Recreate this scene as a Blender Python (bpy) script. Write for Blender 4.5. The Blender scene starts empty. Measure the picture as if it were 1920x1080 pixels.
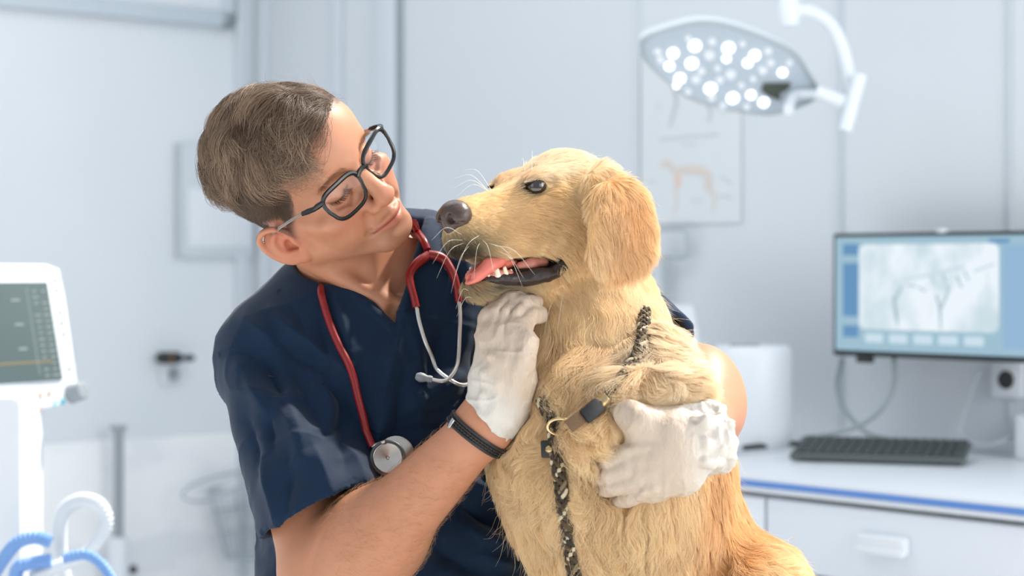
import bpy, bmesh, math, random, os
import numpy as np
from mathutils import Vector, Matrix
random.seed(7)
np.random.seed(7)
SC = bpy.context.scene
COL = SC.collection
# ------------------------------------------------------------ camera
F = 3740.0            # focal length in pixels of a 1920 px wide frame
DC = 2.2              # distance camera to the focus plane (y = 0)
ZC = 1.3              # camera height
cam_d = bpy.data.cameras.new('camera')
cam_d.sensor_width = 36.0
cam_d.lens = F / 1920.0 * 36.0
cam_d.shift_y = -40.0 / 1920.0
cam_d.dof.use_dof = True
cam_d.dof.focus_distance = DC - 0.03
cam_d.dof.aperture_fstop = 4.3
cam = bpy.data.objects.new('camera', cam_d)
COL.objects.link(cam)
cam.location = (0, -DC, ZC)
cam.rotation_euler = (math.radians(90), 0, 0)
SC.camera = cam


def W(px, py, y=0.0):
    """point of the room seen at pixel (px, py) of the 1920x1080 frame at depth y"""
    d = y + DC
    return Vector(((px - 960.0) / F * d, y, ZC - (py - 500.0) / F * d))


# ------------------------------------------------------------ world, lamps, exposure
world = bpy.data.worlds.new('world')
SC.world = world
world.use_nodes = True
wn = world.node_tree
wn.nodes['Background'].inputs[0].default_value = (0.86, 0.93, 1.0, 1)
wn.nodes['Background'].inputs[1].default_value = 0.54
SC.view_settings.view_transform = 'Standard'
SC.view_settings.look = 'None'
SC.view_settings.gamma = 1.0
SC.view_settings.use_curve_mapping = False
SC.view_settings.exposure = 0.10
SC.cycles.use_denoising = True
SC.cycles.max_bounces = 6
SC.cycles.diffuse_bounces = 3
SC.cycles.glossy_bounces = 3
SC.cycles.transmission_bounces = 6
SC.cycles.transparent_max_bounces = 8
SC.cycles.caustics_reflective = False
SC.cycles.caustics_refractive = False
SC.cycles.use_adaptive_sampling = True
SC.cycles.adaptive_threshold = 0.03
try:
    SC.cycles_curves.shape = 'RIBBONS'
except Exception:
    pass


def area_light(name, loc, target, sx, sy, power, color):
    l = bpy.data.lights.new(name, 'AREA')
    l.shape = 'RECTANGLE'
    l.size, l.size_y = sx, sy
    l.energy = power
    l.color = color
    o = bpy.data.objects.new(name, l)
    COL.objects.link(o)
    o.location = loc
    o.rotation_euler = (Vector(target) - Vector(loc)).to_track_quat('-Z', 'Y').to_euler()
    return o


# low sun through the window behind on the right, and unseen area lights added as fill
sun_d = bpy.data.lights.new('sun', 'SUN')
sun_d.energy = 5.8
sun_d.angle = math.radians(3)
sun_d.color = (1.0, 0.93, 0.82)
sun = bpy.data.objects.new('sun', sun_d)
COL.objects.link(sun)
sun.rotation_euler = (-Vector((0.55, 0.42, 1.0))).to_track_quat('-Z', 'Y').to_euler()
area_light('overhead_fill_light', (-0.6, 1.2, 3.1), (-0.5, 1.5, 0), 2.0, 1.6, 22, (0.95, 0.98, 1.0))  # overhead fill added for the walls, no fixture modelled
area_light('left_fill_light', (-2.4, -2.0, 1.9), (0, 0, 1.2), 1.4, 1.6, 7, (0.93, 0.97, 1.0))  # soft fill added from camera left, out of view
area_light('front_fill_light', (2.3, -2.4, 2.0), (-1.6, 2.6, 1.3), 2.2, 1.8, 18, (0.95, 0.98, 1.0))  # unseen fill added near the camera, favours the left wall
area_light('right_fill_light', (1.9, -0.5, 1.7), (-2.2, 2.4, 0.5), 1.6, 1.5, 26, (0.96, 0.98, 1.0))  # added beyond the right frame edge to brighten the left wall
area_light('warm_fill_light', (2.2, -1.6, 1.9), (0, 0, 1.1), 1.0, 1.0, 6, (1.0, 0.90, 0.78))  # warm fill added for man and dog, source unseen
# ============================================================ tools
def A(*v):
    return np.array(v, dtype=np.float64)


def sstep(a, b, x):
    t = np.clip((x - a) / (b - a), 0, 1)
    return t * t * (3 - 2 * t)


def nrm(v):
    v = np.asarray(v, float)
    return v / max(1e-12, np.linalg.norm(v))


class Grid:
    """signed distance grid; primitives are blended in one after the other, then meshed by surface nets"""

    def __init__(s, lo, hi, h):
        s.lo = np.array(lo, float)
        s.h = h
        s.n = np.ceil((np.array(hi, float) - s.lo) / h).astype(int) + 1
        s.V = np.full(s.n, 50.0 * h + 1.0, np.float32)

    def sl(s, lo, hi, pad):
        a = np.clip(np.floor((np.array(lo) - pad - s.lo) / s.h).astype(int), 0, s.n)
        b = np.clip(np.ceil((np.array(hi) + pad - s.lo) / s.h).astype(int) + 1, 0, s.n)
        if np.any(b <= a):
            return None, None
        ax = [(s.lo[i] + s.h * np.arange(a[i], b[i])).astype(np.float32) for i in range(3)]
        P = (ax[0][:, None, None], ax[1][None, :, None], ax[2][None, None, :])
        return tuple(slice(a[i], b[i]) for i in range(3)), P

    def add(s, prim, k=0.0):
        fn, lo, hi = prim
        sl, P = s.sl(lo, hi, max(k, 2 * s.h) + 2 * s.h)
        if sl is None:
            return
        d = fn(P).astype(np.float32)
        a = s.V[sl]
        if k > 0:
            hh = np.maximum(k - np.abs(a - d), 0) / k
            s.V[sl] = np.minimum(a, d) - hh * hh * k * 0.25
        else:
            s.V[sl] = np.minimum(a, d)

    def sub(s, prim, k=0.0):
        fn, lo, hi = prim
        sl, P = s.sl(lo, hi, max(k, 2 * s.h) + 2 * s.h)
        if sl is None:
            return
        d = -fn(P).astype(np.float32)
        a = s.V[sl]
        if k > 0:
            hh = np.maximum(k - np.abs(a - d), 0) / k
            s.V[sl] = np.maximum(a, d) + hh * hh * k * 0.25
        else:
            s.V[sl] = np.maximum(a, d)

    def keep(s, prim, k=0.0):
        """intersection with prim over the whole grid"""
        sl, P = s.sl(s.lo, s.lo + s.h * s.n, 0)
        d = np.broadcast_to(prim(P), s.V.shape).astype(np.float32)
        if k > 0:
            hh = np.maximum(k - np.abs(s.V - d), 0) / k
            s.V = np.maximum(s.V, d) + hh * hh * k * 0.25
        else:
            s.V = np.maximum(s.V, d)

    def mesh(s):
        V = s.V
        V[0], V[-1], V[:, 0], V[:, -1], V[:, :, 0], V[:, :, -1] = (1.0,) * 6
        ins = V < 0
        c = [ins[i:ins.shape[0] - 1 + i, j:ins.shape[1] - 1 + j, k:ins.shape[2] - 1 + k]
             for i in (0, 1) for j in (0, 1) for k in (0, 1)]
        cnt = sum(x.astype(np.int8) for x in c)
        act = (cnt > 0) & (cnt < 8)
        idx = np.argwhere(act)
        vid = np.full(act.shape, -1, np.int32)
        vid[act] = np.arange(len(idx))
        off = [(i, j, k) for i in (0, 1) for j in (0, 1) for k in (0, 1)]
        val = np.stack([V[idx[:, 0] + o[0], idx[:, 1] + o[1], idx[:, 2] + o[2]] for o in off], 1)
        acc = np.zeros((len(idx), 3))
        n = np.zeros(len(idx))
        for a in range(8):
            for b in range(a + 1, 8):
                if sum(abs(off[a][q] - off[b][q]) for q in range(3)) != 1:
                    continue
                va, vb = val[:, a], val[:, b]
                m = (va < 0) != (vb < 0)
                t = np.where(m, va / np.where(m, va - vb, 1), 0)
                p = np.array(off[a])[None] + t[:, None] * (np.array(off[b]) - np.array(off[a]))[None]
                acc += np.where(m[:, None], p, 0)
                n += m
        verts = s.lo + s.h * (idx + acc / n[:, None])
        quads = []
        for ax in range(3):
            u, w = [(1, 2), (2, 0), (0, 1)][ax]
            A0 = np.take(ins, range(0, ins.shape[ax] - 1), ax)
            A1 = np.take(ins, range(1, ins.shape[ax]), ax)
            e = np.argwhere(A0 != A1)
            e = e[(e[:, u] > 0) & (e[:, w] > 0) & (e[:, u] < s.n[u] - 1) & (e[:, w] < s.n[w] - 1)]
            fl = ins[e[:, 0], e[:, 1], e[:, 2]]
            q = []
            for du, dw in ((-1, -1), (0, -1), (0, 0), (-1, 0)):
                f = e.copy()
                f[:, u] += du
                f[:, w] += dw
                q.append(vid[f[:, 0], f[:, 1], f[:, 2]])
            q = np.stack(q, 1)
            q[~fl] = q[~fl][:, ::-1]
            quads.append(q)
        return verts, np.concatenate(quads)


def rotmat(x=None, y=None, z=None):
    """3x3 whose columns are the given axes (missing ones completed)"""
    if x is not None and z is not None:
        x = nrm(x); z = nrm(np.array(z) - x * np.dot(x, z)); y = np.cross(z, x)
    elif y is not None and z is not None:
        y = nrm(y); z = nrm(np.array(z) - y * np.dot(y, z)); x = np.cross(y, z)
    elif x is not None and y is not None:
        x = nrm(x); y = nrm(np.array(y) - x * np.dot(x, y)); z = np.cross(x, y)
    return np.stack([x, y, z], 1)


def ell(c, r, R=None):
    c = A(*c); r = A(*r)
    R = np.eye(3) if R is None else R
    ext = np.sqrt(((R * r[None]) ** 2).sum(1))

    def fn(P):
        q = [P[i] - c[i] for i in range(3)]
        if R is not None:
            q = [q[0] * R[0, j] + q[1] * R[1, j] + q[2] * R[2, j] for j in range(3)]
        k0 = np.sqrt(sum((q[i] / r[i]) ** 2 for i in range(3)))
        k1 = np.sqrt(sum((q[i] / (r[i] * r[i])) ** 2 for i in range(3)))
        return k0 * (k0 - 1) / np.maximum(k1, 1e-6)
    return fn, c - ext, c + ext


def cap(a, b, ra, rb=None, flat=None):
    """round cone from a to b; flat=(axis, factor) makes the section elliptical: thinner by factor along axis"""
    a = A(*a); b = A(*b)
    rb = ra if rb is None else rb
    ba = b - a
    L2 = max(float(ba @ ba), 1e-12)
    fx = nrm(flat[0]) if flat else None

    def fn(P):
        p = [P[i] - a[i] for i in range(3)]
        t = np.clip((p[0] * ba[0] + p[1] * ba[1] + p[2] * ba[2]) / L2, 0, 1)
        q = [p[i] - t * ba[i] for i in range(3)]
        r = ra + (rb - ra) * t
        d2 = q[0] ** 2 + q[1] ** 2 + q[2] ** 2
        if flat:
            w = q[0] * fx[0] + q[1] * fx[1] + q[2] * fx[2]
            d2 = d2 + w * w * (1 / flat[1] ** 2 - 1)
            return (np.sqrt(d2) - r) * 0.5 * (1 + flat[1])
        return np.sqrt(d2) - r
    m = max(ra, rb)
    return fn, np.minimum(a, b) - m, np.maximum(a, b) + m


def boxp(c, hs, R=None, rad=0.0):
    c = A(*c); hs = A(*hs)
    R = np.eye(3) if R is None else R
    ext = np.abs(R * hs[None]).sum(1)

    def fn(P):
        q = [P[i] - c[i] for i in range(3)]
        q = [q[0] * R[0, j] + q[1] * R[1, j] + q[2] * R[2, j] for j in range(3)]
        d = [np.abs(q[i]) - (hs[i] - rad) for i in range(3)]
        o = np.sqrt(sum(np.maximum(x, 0) ** 2 for x in d))
        return o + np.minimum(np.maximum(np.maximum(d[0], d[1]), d[2]), 0) - rad
    return fn, c - ext, c + ext


def chain(G, pts, rad, k=0.0, sub=False, flat=None):
    """poly-line of round cones"""
    if np.isscalar(rad):
        rad = [rad] * len(pts)
    for i in range(len(pts) - 1):
        p = cap(pts[i], pts[i + 1], rad[i], rad[i + 1], flat)
        (G.sub if sub else G.add)(p, k)


def spl(pts, n=8):
    """Catmull-Rom through pts -> dense list"""
    P = np.array([list(p) for p in pts], float)
    P = np.vstack([2 * P[0] - P[1], P, 2 * P[-1] - P[-2]])
    out = []
    for i in range(1, len(P) - 2):
        for t in np.linspace(0, 1, n, endpoint=False):
            a, b, c, d = P[i - 1], P[i], P[i + 1], P[i + 2]
            out.append(0.5 * (2 * b + (c - a) * t + (2 * a - 5 * b + 4 * c - d) * t * t + (3 * b - a - 3 * c + d) * t ** 3))
    out.append(P[-2])
    return np.array(out)


# ---- meshes
def raw_mesh(name, verts, faces, smooth=True):
    me = bpy.data.meshes.new(name)
    verts = np.asarray(verts, np.float32)
    if isinstance(faces, np.ndarray) and faces.ndim == 2:
        nf, k = faces.shape
        me.vertices.add(len(verts))
        me.vertices.foreach_set('co', verts.ravel())
        me.loops.add(nf * k)
        me.loops.foreach_set('vertex_index', faces.astype(np.int32).ravel())
        me.polygons.add(nf)
        me.polygons.foreach_set('loop_start', np.arange(0, nf * k, k, dtype=np.int32))
        me.update(calc_edges=True)
    else:
        me.from_pydata([tuple(v) for v in verts.tolist()], [], [tuple(f) for f in faces])
    me.validate()
    if smooth:
        me.polygons.foreach_set('use_smooth', np.ones(len(me.polygons), bool))
    me.update()
    return me


def relax(verts, quads, it=2, lam=0.5):
    """light smoothing of a surface-nets mesh"""
    v = verts.copy()
    e = np.concatenate([quads[:, [0, 1]], quads[:, [1, 2]], quads[:, [2, 3]], quads[:, [3, 0]]])
    n = len(v)
    deg = np.bincount(e[:, 0], minlength=n) + np.bincount(e[:, 1], minlength=n)
    deg = np.maximum(deg, 1)
    for _ in range(it):
        s = np.zeros_like(v)
        for a in range(3):
            s[:, a] = np.bincount(e[:, 0], v[e[:, 1], a], n) + np.bincount(e[:, 1], v[e[:, 0], a], n)
        v += lam * (s / deg[:, None] - v)
    return v


def vnormals(v, q):
    n = np.cross(v[q[:, 2]] - v[q[:, 0]], v[q[:, 3]] - v[q[:, 1]])
    out = np.zeros_like(v)
    for c in range(4):
        for a in range(3):
            out[:, a] += np.bincount(q[:, c], n[:, a], len(v))
    return out / np.maximum(np.linalg.norm(out, axis=1, keepdims=True), 1e-12)


def obj(name, me, mat=None, parent=None, label=None, cat=None, group=None, kind=None):
    o = bpy.data.objects.new(name, me)
    COL.objects.link(o)
    if mat is not None and me is not None:
        me.materials.append(mat)
    if parent is not None:
        o.parent = parent
    if label: o['label'] = label
    if cat: o['category'] = cat
    if group: o['group'] = group
    if kind: o['kind'] = kind
    return o


def thing(name, label, cat, loc=(0, 0, 0), rot=None, group=None):
    o = bpy.data.objects.new(name, None)
    COL.objects.link(o)
    o.empty_display_size = 0.05
    if rot is not None:
        M = Matrix([list(r) for r in rot]).to_4x4() if not isinstance(rot, Matrix) else rot
        o.rotation_euler = M.to_euler()
    o.location = loc
    o['label'] = label
    o['category'] = cat
    if group: o['group'] = group
    return o


def add_color(me, cols, name='tint'):
    at = me.color_attributes.new(name, 'FLOAT_COLOR', 'POINT')
    c = np.ones((len(me.vertices), 4), np.float32)
    c[:, :cols.shape[1]] = cols
    at.data.foreach_set('color', c.ravel())


class MB:
    """collects boxes, tubes, lathes and prisms into one mesh"""

    def __init__(s):
        s.bm = bmesh.new()

    def box(s, c, size, R=None, bev=0.0, seg=2):
        b = bmesh.new()
        bmesh.ops.create_cube(b, size=1.0)
        for v in b.verts:
            v.co = Vector((v.co.x * size[0], v.co.y * size[1], v.co.z * size[2]))
        if bev > 0:
            bmesh.ops.bevel(b, geom=b.edges[:], offset=bev, segments=seg, profile=0.5, affect='EDGES')
        M = Matrix.Translation(Vector(c)) @ (Matrix([list(r) for r in R]).to_4x4() if R is not None else Matrix())
        b.transform(M)
        s._join(b)
        return s

    def _join(s, b):
        me = bpy.data.meshes.new('tmp')
        b.to_mesh(me)
        b.free()
        s.bm.from_mesh(me)
        bpy.data.meshes.remove(me)

    def tube(s, pts, rad, n=10, close=False, sx=1.0, up=None):
        P = [Vector(p) for p in pts]
        if not hasattr(rad, '__len__'):
            rad = [rad] * len(P)
        bm = s.bm
        rings = []
        m = len(P)
        prev = None
        for i, p in enumerate(P):
            if close:
                t = (P[(i + 1) % m] - P[(i - 1) % m]).normalized()
            else:
                t = (P[min(i + 1, m - 1)] - P[max(i - 1, 0)]).normalized()
            if prev is None:
                ref = Vector(up) if up is not None else (Vector((0, 0, 1)) if abs(t.z) < 0.9 else Vector((1, 0, 0)))
                a = (ref - t * ref.dot(t)).normalized()
            else:
                a = (prev - t * prev.dot(t)).normalized()
            prev = a
            b = t.cross(a)
            rings.append([bm.verts.new(p + a * math.cos(2 * math.pi * j / n) * rad[i] + b * math.sin(2 * math.pi * j / n) * rad[i] * sx)
                          for j in range(n)])
        rr = range(m) if close else range(m - 1)
        for i in rr:
            A0, B0 = rings[i], rings[(i + 1) % m]
            for j in range(n):
                bm.faces.new((A0[j], A0[(j + 1) % n], B0[(j + 1) % n], B0[j]))
        if not close:
            bm.faces.new(rings[0][::-1])
            bm.faces.new(rings[-1])
        return s

    def lathe(s, prof, c=(0, 0, 0), R=None, n=32):
        """prof: list of (radius, height) along local z"""
        bm = s.bm
        M = Matrix.Translation(Vector(c)) @ (Matrix([list(r) for r in R]).to_4x4() if R is not None else Matrix())
        rings = []
        for r, z in prof:
            if r < 1e-6:
                rings.append([bm.verts.new(M @ Vector((0, 0, z)))])
            else:
                rings.append([bm.verts.new(M @ Vector((r * math.cos(2 * math.pi * j / n), r * math.sin(2 * math.pi * j / n), z))) for j in range(n)])
        for a, b in zip(rings[:-1], rings[1:]):
            for j in range(n):
                k = (j + 1) % n
                if len(a) == 1 and len(b) == 1:
                    continue
                if len(a) == 1:
                    bm.faces.new((a[0], b[k], b[j]))
                elif len(b) == 1:
                    bm.faces.new((a[j], a[k], b[0]))
                else:
                    bm.faces.new((a[j], a[k], b[k], b[j]))
        return s

    def prism(s, poly, z0, z1, c=(0, 0, 0), R=None, bev=0.0, seg=2):
        """poly: 2D outline in local xy, extruded along local z"""
        b = bmesh.new()
        lo = [b.verts.new((x, y, z0)) for x, y in poly]
        hi = [b.verts.new((x, y, z1)) for x, y in poly]
        n = len(poly)
        b.faces.new(lo[::-1])
        b.faces.new(hi)
        for i in range(n):
            b.faces.new((lo[i], lo[(i + 1) % n], hi[(i + 1) % n], hi[i]))
        bmesh.ops.recalc_face_normals(b, faces=b.faces)
        if bev > 0:
            es = [e for e in b.edges if abs(e.verts[0].co.z - e.verts[1].co.z) < 1e-9]
            bmesh.ops.bevel(b, geom=es, offset=bev, segments=seg, profile=0.5, affect='EDGES')
        M = Matrix.Translation(Vector(c)) @ (Matrix([list(r) for r in R]).to_4x4() if R is not None else Matrix())
        b.transform(M)
        s._join(b)
        return s

    def build(s, name, mat=None, parent=None, smooth=True, sharp=35, **kw):
        bmesh.ops.recalc_face_normals(s.bm, faces=s.bm.faces)
        me = bpy.data.meshes.new(name)
        s.bm.to_mesh(me)
        s.bm.free()
        if smooth:
            me.polygons.foreach_set('use_smooth', np.ones(len(me.polygons), bool))
            me.set_sharp_from_angle(angle=math.radians(sharp))
        return obj(name, me, mat, parent, **kw)


# ---- materials
def mat(name, color=(0.8, 0.8, 0.8), rough=0.5, metal=0.0, spec=0.5, **kw):
    m = bpy.data.materials.new(name)
    m.use_nodes = True
    b = m.node_tree.nodes['Principled BSDF']
    b.inputs['Base Color'].default_value = (*color, 1)
    b.inputs['Roughness'].default_value = rough
    b.inputs['Metallic'].default_value = metal
    b.inputs['Specular IOR Level'].default_value = spec
    for k, v in kw.items():
        b.inputs[k.replace('_', ' ')].default_value = v
    return m


def nodes(m):
    nt = m.node_tree
    return nt, nt.nodes, nt.links, nt.nodes['Principled BSDF']


def noise_bump(m, scale, dist, detail=3.0, coord='Object', strength=1.0, stretch=(1, 1, 1)):
    nt, N, L, b = nodes(m)
    tc = N.new('ShaderNodeTexCoord')
    mp = N.new('ShaderNodeMapping')
    mp.inputs['Scale'].default_value = stretch
    no = N.new('ShaderNodeTexNoise')
    no.inputs['Scale'].default_value = scale
    no.inputs['Detail'].default_value = detail
    bu = N.new('ShaderNodeBump')
    bu.inputs['Distance'].default_value = dist
    bu.inputs['Strength'].default_value = strength
    L.new(tc.outputs[coord], mp.inputs[0])
    L.new(mp.outputs[0], no.inputs['Vector'])
    L.new(no.outputs[0], bu.inputs['Height'])
    L.new(bu.outputs[0], b.inputs['Normal'])
    return no


def noise_color(m, scale, c1, c2, detail=4.0, lo=0.35, hi=0.65, stretch=(1, 1, 1)):
    nt, N, L, b = nodes(m)
    tc = N.new('ShaderNodeTexCoord')
    mp = N.new('ShaderNodeMapping')
    mp.inputs['Scale'].default_value = stretch
    no = N.new('ShaderNodeTexNoise')
    no.inputs['Scale'].default_value = scale
    no.inputs['Detail'].default_value = detail
    cr = N.new('ShaderNodeValToRGB')
    cr.color_ramp.elements[0].position = lo
    cr.color_ramp.elements[1].position = hi
    cr.color_ramp.elements[0].color = (*c1, 1)
    cr.color_ramp.elements[1].color = (*c2, 1)
    L.new(tc.outputs['Object'], mp.inputs[0])
    L.new(mp.outputs[0], no.inputs['Vector'])
    L.new(no.outputs[0], cr.inputs[0])
    L.new(cr.outputs[0], b.inputs['Base Color'])
    return cr


def tint_mat(name, rough, attr='tint', sss=0.0, sss_r=(1, .35, .2), scale=0.01, spec=0.5):
    m = mat(name, (1, 1, 1), rough, spec=spec)
    nt, N, L, b = nodes(m)
    a = N.new('ShaderNodeVertexColor')
    a.layer_name = attr
    L.new(a.outputs['Color'], b.inputs['Base Color'])
    if sss > 0:
        b.inputs['Subsurface Weight'].default_value = sss
        b.inputs['Subsurface Radius'].default_value = sss_r
        b.inputs['Subsurface Scale'].default_value = scale
    return m


def srgb(*c):
    """0-255 display colour -> linear"""
    return tuple(((x / 255.0) / 12.92 if x <= 10 else (((x / 255.0) + 0.055) / 1.055) ** 2.4) for x in c)


# ---- hair strands as curve geometry
def strands(name, pts, radius, mat_, parent, cols=None, tip=0.25, **kw):
    """pts: (n, k, 3) array"""
    n, k, _ = pts.shape
    hc = bpy.data.hair_curves.new(name)
    hc.add_curves([k] * n)
    hc.attributes['position'].data.foreach_set('vector', pts.astype(np.float32).ravel())
    r = hc.attributes.get('radius') or hc.attributes.new('radius', 'FLOAT', 'POINT')
    prof = np.linspace(1, 0, k) ** 0.6 * (1 - tip) + tip
    rr = (np.asarray(radius).reshape(-1, 1) * np.ones((n, 1))) * prof[None]
    r.data.foreach_set('value', rr.astype(np.float32).ravel())
    if cols is not None:
        a = hc.attributes.new('tint', 'FLOAT_COLOR', 'POINT')
        c = np.ones((n, k, 4), np.float32)
        c[..., :3] = cols if cols.ndim == 3 else cols[:, None, :]
        a.data.foreach_set('color', c.ravel())
    hc.materials.append(mat_)
    o = bpy.data.objects.new(name, hc)
    COL.objects.link(o)
    o.parent = parent
    for q, v in kw.items():
        o[q] = v
    return o


def hair_mat(name, rough=0.45, trans=0.35, spec=0.4):
    m = bpy.data.materials.new(name)
    m.use_nodes = True
    nt = m.node_tree
    N, L = nt.nodes, nt.links
    b = N['Principled BSDF']
    out = N['Material Output']
    at = N.new('ShaderNodeAttribute')
    at.attribute_name = 'tint'
    L.new(at.outputs['Color'], b.inputs['Base Color'])
    b.inputs['Roughness'].default_value = rough
    b.inputs['Specular IOR Level'].default_value = spec
    tr = N.new('ShaderNodeBsdfTranslucent')
    L.new(at.outputs['Color'], tr.inputs['Color'])
    mx = N.new('ShaderNodeMixShader')
    mx.inputs[0].default_value = trans
    L.new(b.outputs[0], mx.inputs[1])
    L.new(tr.outputs[0], mx.inputs[2])
    L.new(mx.outputs[0], out.inputs['Surface'])
    return m


def hash_noise(P, freq, seed=0):
    """smooth value noise, P (n,3) -> (n,) in -1..1"""
    q = P * freq
    i = np.floor(q).astype(np.int64)
    f = q - i
    f = f * f * (3 - 2 * f)
    out = np.zeros(len(P))
    for dx in (0, 1):
        for dy in (0, 1):
            for dz in (0, 1):
                h = ((i[:, 0] + dx) * 73856093) ^ ((i[:, 1] + dy) * 19349663) ^ ((i[:, 2] + dz) * 83492791) ^ (seed * 2654435)
                h = (h ^ (h >> 13)) * 1274126177
                r = ((h ^ (h >> 16)) & 0xffff) / 32767.5 - 1
                w = (f[:, 0] if dx else 1 - f[:, 0]) * (f[:, 1] if dy else 1 - f[:, 1]) * (f[:, 2] if dz else 1 - f[:, 2])
                out += w * r
    return out


def sample_surface(v, q, n, weight=None, rng=None):
    """random points on quads -> positions, normals, quad ids"""
    rng = rng or np.random.default_rng(3)
    a, b, c, d = v[q[:, 0]], v[q[:, 1]], v[q[:, 2]], v[q[:, 3]]
    fn = np.cross(c - a, d - b)
    ar = np.linalg.norm(fn, axis=1) * 0.5
    w = ar if weight is None else ar * weight
    ids = rng.choice(len(q), n, p=w / w.sum())
    s, t = rng.random(n)[:, None], rng.random(n)[:, None]
    p = (a[ids] * (1 - s) + b[ids] * s) * (1 - t) + (d[ids] * (1 - s) + c[ids] * s) * t
    return p, ids
# ============================================================ the room
CX, CY = -.754, 3.8                        # corner of the two walls
DRW = A(.669, -.743, 0); NRW = A(-.743, -.669, 0)     # right wall: run and inward normal
DLW = A(-.743, -.669, 0); NLW = A(.669, -.743, 0)     # left wall
UP = A(0, 0, 1)


def wall_pt(px, py, off, D_, N_):
    c = A(CX, CY, 0) + N_ * off
    u = (px - 960) / F
    dep = c[1] + DC
    t = (u * dep - c[0]) / (D_[0] - u * D_[1])
    p = c + D_ * t
    p[2] = ZC - (py - 500) / F * (p[1] + DC)
    return p


RWp = lambda px, py, off=0.0: wall_pt(px, py, off, DRW, NRW)
LWp = lambda px, py, off=0.0: wall_pt(px, py, off, DLW, NLW)
RR = np.stack([DRW, UP, -NRW * -1], 1)      # local x along the wall, y up, z into the room
RR = np.stack([DRW, UP, NRW], 1) if np.linalg.det(np.stack([DRW, UP, NRW], 1)) > 0 else np.stack([DRW, UP, -NRW], 1)
LR = np.stack([-DLW, UP, NLW], 1)
if np.linalg.det(LR) < 0:
    LR = np.stack([-DLW, UP, -NLW], 1)

wall_m = mat('white_wall_paint', srgb(226, 231, 236), .6, spec=.3)
noise_color(wall_m, 1.2, srgb(222, 228, 233), srgb(229, 233, 238), 2)
panel_m = mat('laminate_panel', srgb(206, 213, 220), .45)
marble = mat('pale_marble_panel', srgb(226, 230, 234), .35)
noise_color(marble, 3.0, srgb(238, 241, 244), srgb(250, 251, 252), 8, .40, .52, (1, 1, 3))
floor_m = mat('pale_vinyl_floor', srgb(236, 238, 240), .4)
noise_color(floor_m, 6, srgb(234, 236, 238), srgb(242, 244, 246), 5)
seam_m = mat('grey_seam', srgb(150, 160, 168), .6)
seam2_m = mat('pale_seam', srgb(196, 204, 211), .6)
white_p = mat('white_plastic', srgb(226, 231, 237), .4)
grey_p = mat('grey_plastic', srgb(150, 158, 164), .45)
dark_p = mat('dark_plastic', srgb(38, 42, 42), .45)
chrome = mat('brushed_aluminium', srgb(190, 196, 200), .35, metal=.8)


def wall_slab(name, a, b, N_, z0, z1, m, th=.12):
    mb = MB()
    a = A(a[0], a[1]); b = A(b[0], b[1])
    n = N_[:2]
    pts = [a, b, b - n * th, a - n * th]
    bm = mb.bm
    lo = [bm.verts.new((p[0], p[1], z0)) for p in pts]; hi = [bm.verts.new((p[0], p[1], z1)) for p in pts]
    bm.faces.new(lo); bm.faces.new(hi)
    for i in range(4):
        bm.faces.new((lo[i], lo[(i + 1) % 4], hi[(i + 1) % 4], hi[i]))
    return mb.build(name, m, smooth=False, kind='structure')


c3 = A(CX, CY, 0)
wall_r = mat('shaded_right_wall', srgb(210, 216, 222), .5, spec=.3)  # greyer than the left wall; its weaker light is put into the colour
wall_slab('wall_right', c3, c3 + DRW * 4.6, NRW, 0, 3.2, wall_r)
wall_slab('wall_left', c3, c3 + DLW * 4.2, NLW, 0, 3.2, wall_m)
mb = MB(); mb.box((0, .6, -.06), (9.0, 8.2, .12)); mb.build('floor', floor_m, smooth=False, kind='structure')


def strip(name, px, w, th, z0, z1, wall, m, n):
    p = wall(px, 500, th / 2)
    D_ = DRW if wall is RWp else DLW
    mb = MB()
    mb.box((p[0], p[1], (z0 + z1) / 2), (w, z1 - z0, th), RR if wall is RWp else LR, .002)
    return mb.build(name, m, kind='structure')


strip('trim_1', 490, .05, .030, 0, 3.2, RWp, panel_m, 1)
strip('trim_2', 632, .045, .014, 0, 3.2, RWp, panel_m, 2)
strip('trim_3', 724, .10, .020, 0, 3.2, RWp, panel_m, 3)
strip('trim_4', 749, .013, .016, 0, 3.2, RWp, seam_m, 4)
strip('trim_5', 1197, .010, .008, .95, 3.2, RWp, panel_m, 5)
strip('trim_6', 1577, .012, .006, .95, 3.2, RWp, seam2_m, 6)
strip('trim_7', 1893, .012, .006, .95, 3.2, RWp, seam2_m, 7)
strip('trim_8', 452, .04, .020, 0, 3.2, LWp, panel_m, 8)
# marble-look dado of the left wall
pa = LWp(-60, 500, .008); pb = LWp(489, 500, .008)
zt = LWp(250, 822, .01)[2]
mb = MB()
mb.box(((pa[0] + pb[0]) / 2, (pa[1] + pb[1]) / 2, zt / 2), (np.linalg.norm(pa - pb), zt, .016), LR, .002)
mb.build('trim_9', marble, kind='structure')

# ---- framed board at the top of the left wall
p0 = LWp(-40, 8, .02); p1 = LWp(437, 53, .02)
wB = np.linalg.norm((p1 - p0)[:2]); zb = (LWp(200, 30, .02)[2] + p1[2]) / 2
bo = thing('wall_board', 'white board in a pale grey frame high on the wall above the equipment screen', 'board', tuple(p1))
b_ = bo.location
mid = (p0 + p1) / 2


def local_build(mb, name, m, parent, **kw):
    """build with vertices moved to the parent's origin"""
    off = Vector(parent.location)
    for v in mb.bm.verts:
        v.co -= off
    return mb.build(name, m, parent, **kw)


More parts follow.
